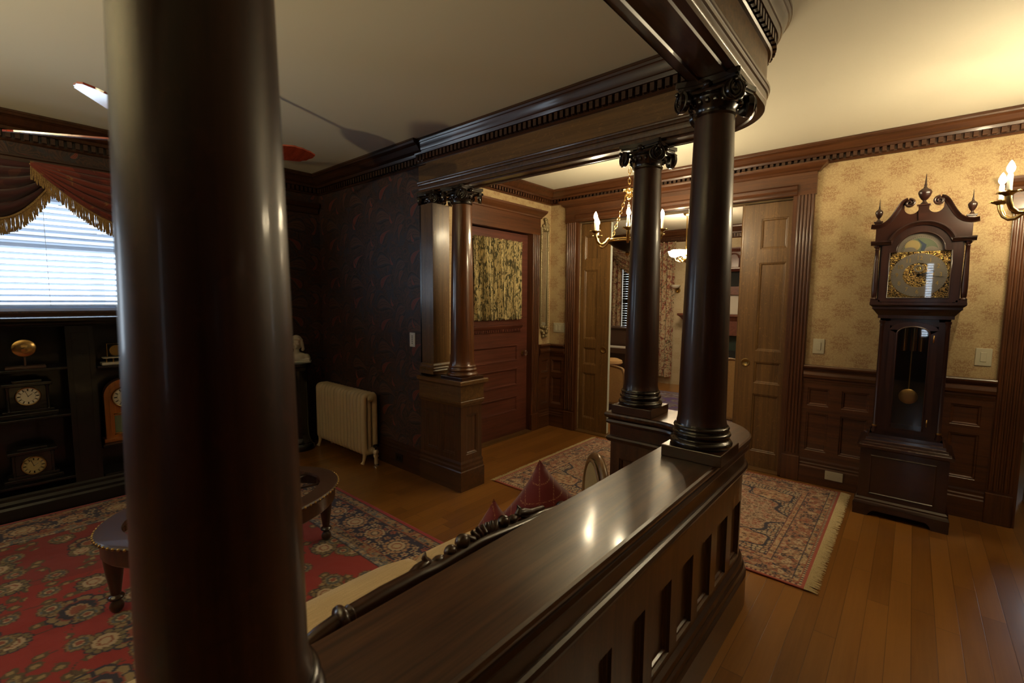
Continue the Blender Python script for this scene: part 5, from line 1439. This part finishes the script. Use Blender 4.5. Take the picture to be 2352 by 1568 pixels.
for e in (-1, 1):
    mb = MB(); 
    def at_(u): return pts[int((u+1)/2*80)]
    p = at_(e*.81)
    mb.M = Matrix.Translation(p) @ Matrix.Rotation(PI/2, 4, 'X'); mb.lathe([(.018,-.030),(.024,-.022),(.020,-.012),(.031,-.006),(.033,0),(.031,.006),(.020,.012)], (0,0,0), 18); mb.M = Matrix.Identity(4)
    p = pts[-1] if e > 0 else pts[0]
    mb.tube([(p[0], p[1], p[2]), (p[0]+.004, p[1]+e*.035, p[2]-.012), (p[0]+.002, p[1]+e*.055, p[2]-.05)], [.020, .024, .014], 10)
    mb.sphere((p[0]+.002, p[1]+e*.052, p[2]+.002), .024, 12, 8)
    mb.tube([(p[0], p[1]+e*.03, .30), (p[0], p[1]+e*.035, .55), (p[0], p[1]+e*.03, p[2]-.02)], [.022, .017, .019], 10)
    build('finial', mb, WD('y'), cr)
    mb = MB(); y_ = e*.62
    mb.tube([(.30, y_, .66), (.18, y_+e*.02, .655), (.05, y_+e*.04, .645), (-.03, y_+e*.045, .64), (-.055, y_+e*.045, .62), (-.045, y_+e*.045, .60), (-.02, y_+e*.045, .60)], [.018,.018,.019,.022,.022,.016,.010], 12)
    mb.tube([(-.02, y_+e*.045, .62), (.0, y_+e*.045, .54), (-.05, y_+e*.045, .44), (-.07, y_+e*.045, .33)], [.018, .014, .018, .022], 12)
    build('arm', mb, MATS['wood_chair'] if False else WD('z'), sf)
for (lx, ly, fr_) in ((-.35, -.70, 1), (-.35, .67, 1), (.27, -.70, 0), (.27, .67, 0)):
    mb = MB()
    if fr_: mb.tube([(lx, ly, .25), (lx-.02, ly, .18), (lx, ly, .08), (lx-.02, ly, .012)], [.030, .026, .014, .018], 12)
    else: mb.tube([(lx, ly, .25), (lx, ly, .12), (lx+.02, ly, .012)], [.024, .020, .016], 12)
    build('leg', mb, WD('z'), sf)

def pillow(loc, rot, w, h, th, label):
    t = tag(empty('throw_pillow', loc), label, 'pillow', 'red quilted pillows on the sofa'); t.rotation_euler = rot
    mb = MB(); n = 22; vs = []
    for side in (1, -1):
        for j in range(n+1):
            for i in range(n+1):
                u, v = -1+2*i/n, -1+2*j/n
                pu = u*(1-.14*(1-v*v)*abs(u)); pv = v*(1-.14*(1-u*u)*abs(v))
                d = max(0, (1-u**4))**.55*max(0, (1-v**4))**.55
                vs.append((pu*w/2, side*th/2*d, pv*h/2))
    N = (n+1)**2; fs = []
    for j in range(n):
        for i in range(n):
            q = j*(n+1)+i; fs += [(q, q+1, q+n+2, q+n+1), (N+q, N+q+n+1, N+q+n+2, N+q+1)]
    mb.add(vs, fs, True); build('cover', mb, MATS['cushion_red'], t); return t
pillow((-1.12, 1.53, .615), (math.radians(-14), math.radians(38), math.radians(30)), .37, .37, .13, 'large red pillow with gold lattice leaning at the far end of the sofa')
pillow((-1.12, 1.22, .60), (math.radians(-10), math.radians(45), math.radians(60)), .30, .30, .11, 'smaller red pillow tip showing behind the carved crest of the sofa')
pillow((-1.36, .10, .492), (math.radians(88), 0, math.radians(8)), .34, .34, .07, 'red pillow lying flat at the near end of the sofa beyond the biggest column')

# ------------------------------------------------------------------ oval back chair
ch = tag(empty('side_chair', (-1.135, 1.955, .013), math.radians(-43)), 'small oval back chair with cream upholstery beside the end of the sofa', 'chair')
# local: back plane spans x, faces -y
mb = MB(); cz3, rx_, rz_ = .565, .165, .205
loop_ = [(rx_*math.cos(2*PI*i/48), .012*math.sin(2*PI*i/48), cz3+rz_*math.sin(2*PI*i/48)) for i in range(48)]
mb.tube(loop_, .020, 10, closed=True); mb.tube([(x_*.90, -.014, cz3+(z_-cz3)*.90) for x_, y_, z_ in loop_], .008, 8, closed=True); mb.tube([(x_, .020, z_) for x_, y_, z_ in loop_], .012, 8, closed=True)
for e in (-1, 1): mb.tube([(e*.11, .0, .42), (e*.13, -.005, .36), (e*.14, -.01, .30)], .018, 10)
build('back_frame', mb, MATS['wood_chair'], ch)
mb = MB(); mb.lathe([(0, .020), (.10, .018), (.145, .008), (.150, -.004), (.0, -.006)], (0,0,0), 40, sy=rz_/rx_)
mb2 = MB(); mb2.M = Matrix.Translation((0, -.004, cz3)) @ Matrix.Rotation(PI/2, 4, 'X'); mb2.add(mb.v, mb.f, True); build('back_pad', mb2, MATS['chair_fabric'], ch)
mb = MB(); mb.prism([(-.15, 0), (.15, 0), (.19, -.34), (.10, -.37), (-.10, -.37), (-.19, -.34)], 'xy', .34, .40)
o = soft('seat', mb, MATS['chair_fabric'], ch, .02)
mb = MB(); mb.prism([(-.155, .005), (.155, .005), (.195, -.345), (.10, -.378), (-.10, -.378), (-.195, -.345)], 'xy', .28, .34); build('seat_rail', mb, MATS['wood_chair'], ch)
for lx, ly in ((-.14, -.01), (.14, -.01), (-.17, -.33), (.17, -.33)):
    mb = MB(); mb.lathe([(.009,0),(.013,.02),(.011,.03),(.020,.24),(.014,.25),(.022,.27),(.022,.30)], (lx, ly, 0), 14); build('leg', mb, MATS['wood_chair'], ch)

# ------------------------------------------------------------------ chandeliers in the hall
def chain(mb, p0, p1, link_=.045, r=.0035, wd=.011):
    p0, p1 = Vector(p0), Vector(p1); L = (p1-p0).length; n = max(1, int(L/(link_*.8))); d = (p1-p0).normalized()
    a = Vector((0,0,1)) if abs(d.z) < .9 else Vector((1,0,0)); u = d.cross(a).normalized(); w = d.cross(u)
    for i in range(n):
        c = p0+(p1-p0)*((i+.5)/n); s_ = u if i % 2 else w
        mb.tube([c+s_*wd*math.cos(2*PI*k/14)+d*link_*.5*math.sin(2*PI*k/14) for k in range(14)], r, 6, closed=True)
def chandelier(x, y, rz, label):
    t = tag(empty('chandelier', (x, y, CEIL), rz), label, 'chandelier', 'brass candle chandeliers in the hall')
    BR = MATS['brass']
    mb = MB(); mb.lathe([(.0,0),(.065,0),(.068,-.012),(.05,-.03),(.02,-.042),(.008,-.05)], (0,0,0), 24, cap=False); chain(mb, (0,0,-.05), (0,0,-.335)); build('chain', mb, BR, t)
    mb = MB(); mb.lathe([(.010,-.33),(.030,-.345),(.034,-.360),(.022,-.375),(.014,-.40),(.020,-.41),(.008,-.43)], (0,0,0), 18)
    for k in range(6):
        a = 2*PI*k/6; c, s_ = math.cos(a), math.sin(a); mb.tube([(.02*c,.02*s_,-.35),(.045*c,.045*s_,-.345),(.058*c,.058*s_,-.352)], [.008,.007,.003], 6)
        mb.tube([(.018*c,.018*s_,-.38),(.036*c,.036*s_,-.40),(.040*c,.040*s_,-.43)], .005, 6)
    build('crown', mb, BR, t)
    Z = -.775
    for k in range(3):
        a = 2*PI*(k+.5)/3; c, s_ = math.cos(a), math.sin(a); mb = MB(); chain(mb, (.038*c,.038*s_,-.43), (.152*c,.152*s_,Z+.01), .040, .003, .010); build('stay_chain', mb, BR, t)
    mb = MB(); mb.lathe([(.165,Z-.014),(.172,Z-.008),(.170,Z),(.174,Z+.008),(.168,Z+.014),(.158,Z+.012),(.155,Z-.010)], (0,0,0), 48, cap=False); build('rim', mb, BR, t)
    mb = MB(); mb.lathe([(.158,Z),(.150,Z-.020),(.11,Z-.052),(.05,Z-.078),(.012,Z-.092),(.0,Z-.094)], (0,0,0), 40, cap=False); bo = build('bowl', mb, MATS['bronze_dark'], t)
    mb = MB(); mb.lathe([(.014,Z-.088),(.020,Z-.10),(.010,Z-.118),(.0,Z-.13)], (0,0,0), 16, cap=False); build('drop_finial', mb, BR, t)
    Rr = .305
    for k in range(6):
        a = 2*PI*k/6; M = Matrix.Rotation(a, 4, 'Z')
        mb = MB(); mb.M = M; mb.tube([(.165,0,Z+.004),(.178,0,Z+.018),(.192,0,Z+.010),(.210,0,Z-.016),(.235,0,Z-.034),(.262,0,Z-.034),(.286,0,Z-.014),(.300,0,Z+.020),(Rr,0,Z+.050)], [.006,.009,.008,.009,.011,.012,.012,.013,.014], 10)
        arm = build('arm', mb, MATS['brass'], t)
        mb = MB(); mb.lathe([(.006,Z+.045),(.014,Z+.050),(.026,Z+.060),(.037,Z+.064),(.040,Z+.070),(.036,Z+.071),(.012,Z+.066),(.012,Z+.08)], (Rr*math.cos(a), Rr*math.sin(a), 0), 18)
        for q in range(6):
            b_ = 2*PI*q/6; cc = Vector((Rr*math.cos(a), Rr*math.sin(a), Z+.066)); mb.tube([cc+Vector((.03*math.cos(b_),.03*math.sin(b_),0)), cc+Vector((.045*math.cos(b_),.045*math.sin(b_),.006)), cc+Vector((.052*math.cos(b_),.052*math.sin(b_),.002))], [.006,.004,.002], 5)
        build('drip_pan', mb, MATS['brass_dark'], arm)
        mb = MB(); mb.lathe([(.0115,Z+.066),(.0115,Z+.155),(.0095,Z+.158),(.008,Z+.166)], (Rr*math.cos(a), Rr*math.sin(a), 0), 16); build('candle_tube', mb, MATS['candle'], arm)
        mb = MB(); mb.lathe([(.007,Z+.166),(.013,Z+.174),(.0165,Z+.184),(.0155,Z+.197),(.010,Z+.212),(.004,Z+.224),(.0005,Z+.229)], (Rr*math.cos(a), Rr*math.sin(a), 0), 10); build('bulb', mb, MATS['bulb'], arm)
    return t
chandelier(-1.885, 3.70, math.radians(-63), 'brass six candle chandelier hanging behind the hall column')
chandelier(.600, 3.70, math.radians(30), 'brass candle chandelier nearest the tall clock with two candles showing')

# ------------------------------------------------------------------ far room
def drape(x0_, x1_, y_, z0_, z1_, label, seed):
    return tag(pleats('window_curtain', MATS['fabric_floral'], 'y', y_, x0_, x1_, z0_, z1_, .030, .10, None, .05, seed), label, 'curtain', 'floral curtains in the far room')
drape(-3.72, -3.32, 8.40, .14, 2.62, 'floor length floral curtain hanging beside the unlit wall sconce', 4)
drape(-4.62, -4.36, 8.40, .14, 2.62, 'floral curtain between the pale door edge and the dark far room blind', 5)
mb = MB(); vs = []; NS_, NT = 50, 26
for side in (0, 1):
    for j in range(NT+1):
        tt = j/NT
        for i in range(NS_+1):
            u = -1+2*i/NS_; sag = 1-abs(u)**1.8; vs.append((u*.52, -.03-.03*math.sin(2*PI*5*tt)*(.3+.7*sag)-side*.004, -.02*tt-.50*tt*sag))
N = (NS_+1)*(NT+1); fs = []
for j in range(NT):
    for i in range(NS_): q = j*(NS_+1)+i; fs += [(q, q+1, q+NS_+2, q+NS_+1), (N+q, N+q+NS_+1, N+q+NS_+2, N+q+1)]
mb.add(vs, fs, True); t = tag(build('window_swag', mb, MATS['fabric_floral']), 'floral swag draped over the dark blind in the far room', 'valance'); t.location = (-4.1, 8.38, 2.55)
w5 = struct(empty('window_5')); mb = MB()
mb.box(-4.5, -4.42, 8.46, 8.5, .7, 2.42); mb.box(-3.62, -3.54, 8.46, 8.5, .7, 2.42); mb.box(-4.5, -3.54, 8.46, 8.5, 2.35, 2.45); mb.box(-4.5, -3.54, 8.44, 8.5, .70, .76); mb.box(-4.42, -3.62, 8.55, 8.58, 1.53, 1.57)
build('window_frame', mb, WH('z'), w5)
t = tag(empty('window_blind', (-4.02, 8.52, 2.34)), 'dark slat blind in the far room window', 'blind')
for k in range(32):
    mb = MB(); zz = -.03-k*.048; mb.box(-.39, .39, -.012, .014, zz-.026, zz-.022); mb.box(-.39, .39, -.014, -.012, zz-.047, zz-.002); build('slat', mb, MATS['dark_metal'], t)

def armchair(loc, rz, w, h, label):
    t = tag(empty('armchair', loc, rz), label, 'chair', 'upholstered armchairs in the far room')
    # faces +y locally; back seen from -y
    mb = MB(); top = [(-w/2, .30), (-w/2, h-.10), (-w/2+.03, h-.03)]+[(w/2*u, h-.03+.045*math.cos(u*PI/2)) for u in (-.8,-.5,-.2,0,.2,.5,.8)]+[(w/2-.03, h-.03), (w/2, h-.10), (w/2, .30)]
    mb.prism([(-w/2, .12), (w/2, .12)]+top[::-1], 'xz', 0, .09); soft('backrest', mb, MATS['armchair_fabric'], t, .02)
    mb = MB(); mb.tube([(a, -.006, z) for a, z in top], .014, 8); mb.tube([(-w/2, -.006, .12), (w/2, -.006, .12)], .016, 8); build('back_frame', mb, MATS['wood_chair'], t)
    mb = MB(); mb.bbox(-w/2+.03, w/2-.03, .08, .55, .30, .42, .03); build('seat', mb, MATS['armchair_fabric'], t)
    for e in (-1, 1):
        mb = MB(); mb.tube([(e*(w/2+.01), .02, h-.20), (e*(w/2+.05), .2, .62), (e*(w/2+.05), .42, .60), (e*(w/2+.02), .45, .34)], .018, 8); build('arm', mb, MATS['wood_chair'], t)
        for yy in (.03, .50):
            mb = MB(); mb.tube([(e*(w/2-.04), yy, .32), (e*(w/2-.02), yy, .16), (e*(w/2-.04), yy, .012)], [.02, .016, .012], 8); build('leg', mb, MATS['wood_chair'], t)
    return t
armchair((-3.20, 5.75, .004), math.radians(8), .52, .64, 'low tan upholstered armchair seen just past the pale edge of the pocket door')
armchair((-1.62, 5.95, .004), math.radians(-12), .56, .84, 'taller tan upholstered armchair in front of the fireplace in the far room')
t = tag(empty('upright_piano', (-4.28, 7.60, .014)), 'dark upright piano beneath the far room window', 'piano')
mb = MB(); mb.bbox(-.55, .75, .15, .55, 0, 1.02, .01); mb.bbox(-.58, .78, .12, .58, 1.02, 1.05, .008); build('case', mb, MATS['leather_dark'], t)
mb = MB(); mb.bbox(-.55, .75, -.15, .16, .60, .70, .01); build('key_bed', mb, MATS['leather_dark'], t)
mb = MB(); mb.box(-.50, .70, -.14, .02, .70, .722); kb_ = build('keyboard', mb, MATS['piano_key'], t)
for e in (-.50, .68):
    mb = MB(); mb.lathe([(.03,0),(.035,.03),(.02,.06),(.03,.3),(.038,.5),(.03,.6)], (e, -.10, 0), 14); build('leg', mb, MATS['leather_dark'], t)
t = tag(empty('piano_stool', (-3.72, 6.85, .004)), 'dark carved piano stool with pink seat in the far room', 'stool')
mb = MB(); mb.lathe([(0,.50),(.15,.50),(.18,.53),(.17,.57),(.10,.60),(0,.605)], (0,0,0), 24); build('seat', mb, MATS['armchair_fabric'], t)
mb = MB(); mb.lathe([(.03,.2),(.05,.3),(.03,.4),(.04,.5)], (0,0,0), 14)
for k in range(3): a = 2*PI*k/3; mb.tube([(0,0,.25),(.12*math.cos(a),.12*math.sin(a),.2),(.2*math.cos(a),.2*math.sin(a),.015)], .02, 8)
build('base', mb, MATS['leather_dark'], t)
# fireplace
fp = tag(empty('fireplace', (-2.25, 8.49, 0)), 'carved reddish wooden fireplace and overmantel in the far room', 'fireplace')
mb = MB()
mb.box(-.85, -.62, -.22, 0, 0, 1.25); mb.box(.62, .85, -.22, 0, 0, 1.25); mb.box(-.62, .62, -.22, 0, .98, 1.25)
mb.sweep([(-.85, 0), (-.85, -.22), (.85, -.22), (.85, 0)], [(0,1.22),(.02,1.24),(.05,1.28),(.08,1.30),(.08,1.335),(0,1.335)]); mb.box(-.85, .85, -.22, 0, 1.25, 1.335)
for e in (-.73, .73): mb.lathe([(.05,.0),(.05,.1),(.035,.15),(.035,.95),(.05,1.0),(.05,1.06)], (e, -.26, 0), 16)
build('mantel', mb, MATS['wood_door'], fp)
mb = MB(); mb.box(-.62, .62, -.10, -.02, 0, .98); build('surround', mb, MATS['tile_dark'], fp)
mb = MB(); mb.box(-.38, .38, -.112, -.09, 0, .72); build('firebox', mb, MATS['black_void'], fp)
mb = MB()
mb.box(-.80, -.66, -.08, 0, 1.335, 2.40); mb.box(.66, .80, -.08, 0, 1.335, 2.40); mb.box(-.66, .66, -.08, 0, 1.66, 1.80); mb.box(-.80, .80, -.02, 0, 1.335, 2.45)
mb.sweep([(-.80, 0), (-.80, -.12), (.80, -.12), (.80, 0)], [(0,2.05),(.02,2.07),(.05,2.09),(.05,2.11),(0,2.12)]); mb.box(-.80, .80, -.12, 0, 2.05, 2.12)
mb.sweep([(-.80, 0), (-.80, -.06), (.80, -.06), (.80, 0)], [(0,2.38),(.02,2.40),(.04,2.43),(.04,2.45),(0,2.45)]); mb.box(-.80, .80, -.06, 0, 2.12, 2.45)
for k in range(9): 
    mb.lathe([(.012,2.12),(.008,2.14),(.008,2.26),(.012,2.28)], (-.72+k*.18, -.085, 0), 8)
    if k < 8: mb.tube([(-.63+k*.18+.08*math.cos(a), -.085, 2.28+.07*math.sin(a)) for a in [PI*q/10 for q in range(11)]], .012, 6)
build('overmantel', mb, MATS['wood_door'], fp)
mb = MB(); mb.box(-.66, .66, -.035, -.02, 1.335, 1.66); build('panel', mb, MATS['stone_pale'], fp)
mb = MB(); mb.box(-.64, .64, -.03, -.02, 1.80, 2.05); build('niche_shade', mb, MATS['black_void'], fp)  # black sheet paints the shade of the recess
# wall sconce and chandelier in the far room
t = tag(empty('wall_sconce', (-3.30, 8.5, 1.74)), 'unlit brass wall sconce with milk glass bowl beside the floral curtain', 'sconce')
mb = MB(); mb.M = Matrix.Rotation(PI/2, 4, 'X'); mb.lathe([(0,.02),(.04,.018),(.05,.0)], (0,0,0), 18); mb.M = Matrix.Identity(4); mb.tube([(0,-.02,0),(0,-.07,-.03),(0,-.11,0),(0,-.11,.04)], .010, 8); build('bracket', mb, MATS['brass_dark'], t)
mb = MB(); mb.lathe([(.012,.04),(.05,.05),(.075,.075),(.08,.10),(.074,.10),(.045,.06),(.0,.05)], (0,-.11,0), 20); build('shade', mb, MATS['marble'], t)
t = tag(empty('chandelier', (-2.58, 6.9, CEIL)), 'lit chandelier with white glass shades hanging in the far room', 'chandelier')
mb = MB(); mb.tube([(0,0,0),(0,0,-.70)], .010, 8); mb.lathe([(0,0),(.06,0),(.05,-.03),(.012,-.05)], (0,0,0), 18, cap=False); mb.lathe([(.0,-.72),(.03,-.70),(.045,-.67),(.03,-.63),(.012,-.60)], (0,0,0), 18, cap=False)
build('stem', mb, MATS['brass'], t)
for k in range(5):
    a = 2*PI*k/5+.6; c, s_ = math.cos(a), math.sin(a)
    mb = MB(); mb.tube([(0,0,-.66),(.08*c,.08*s_,-.71),(.15*c,.15*s_,-.68),(.17*c,.17*s_,-.63)], .008, 8); mb.tube([(.06*c,.06*s_,-.68),(.09*c,.09*s_,-.65),(.12*c,.12*s_,-.67),(.10*c,.10*s_,-.69)], .005, 6); am = build('arm', mb, MATS['brass'], t)
    mb = MB(); P = []
    mb.lathe([(.02,-.63),(.045,-.625),(.075,-.60),(.088,-.565),(.095,-.545),(.088,-.548),(.06,-.58),(.02,-.60)], (.17*c,.17*s_,0), 18); build('glass_shade', mb, MATS['shade_glow'], am)
# pale stair side seen through the right doorway
mb = MB(); mb.box(.75, 1.9, 5.2, 5.35, 0, .62); mb.box(.72, 1.95, 5.17, 5.38, .62, .68)
tag(build('stair_side', mb, MATS['stone_pale']), 'pale stair side beyond the open doorway past the tall clock', 'staircase')

# ------------------------------------------------------------------ uplighter added out of view to light the parlour ceiling
t = tag(empty('added_uplighter', (-2.0, -1.9, .013)), 'unseen brass floor uplighter added behind the camera to brighten the parlour', 'lamp')
mb = MB(); mb.lathe([(.15,0),(.15,.02),(.05,.04),(.014,.06),(.012,1.66)], (0,0,0), 24); build('stand', mb, MATS['brass_dark'], t)
mb = MB(); mb.lathe([(.02,1.655),(.08,1.67),(.17,1.73),(.20,1.80),(.195,1.80),(.16,1.735),(.075,1.68),(.0,1.672)], (0,0,0), 32, cap=False); build('bowl', mb, MATS['brass_dark'], t)
mb = MB(); mb.sphere((0,0,1.765), .035, 10, 7); build('bulb', mb, emis('bulb_uplight', (1.0,.82,.46), 5200.0), t)
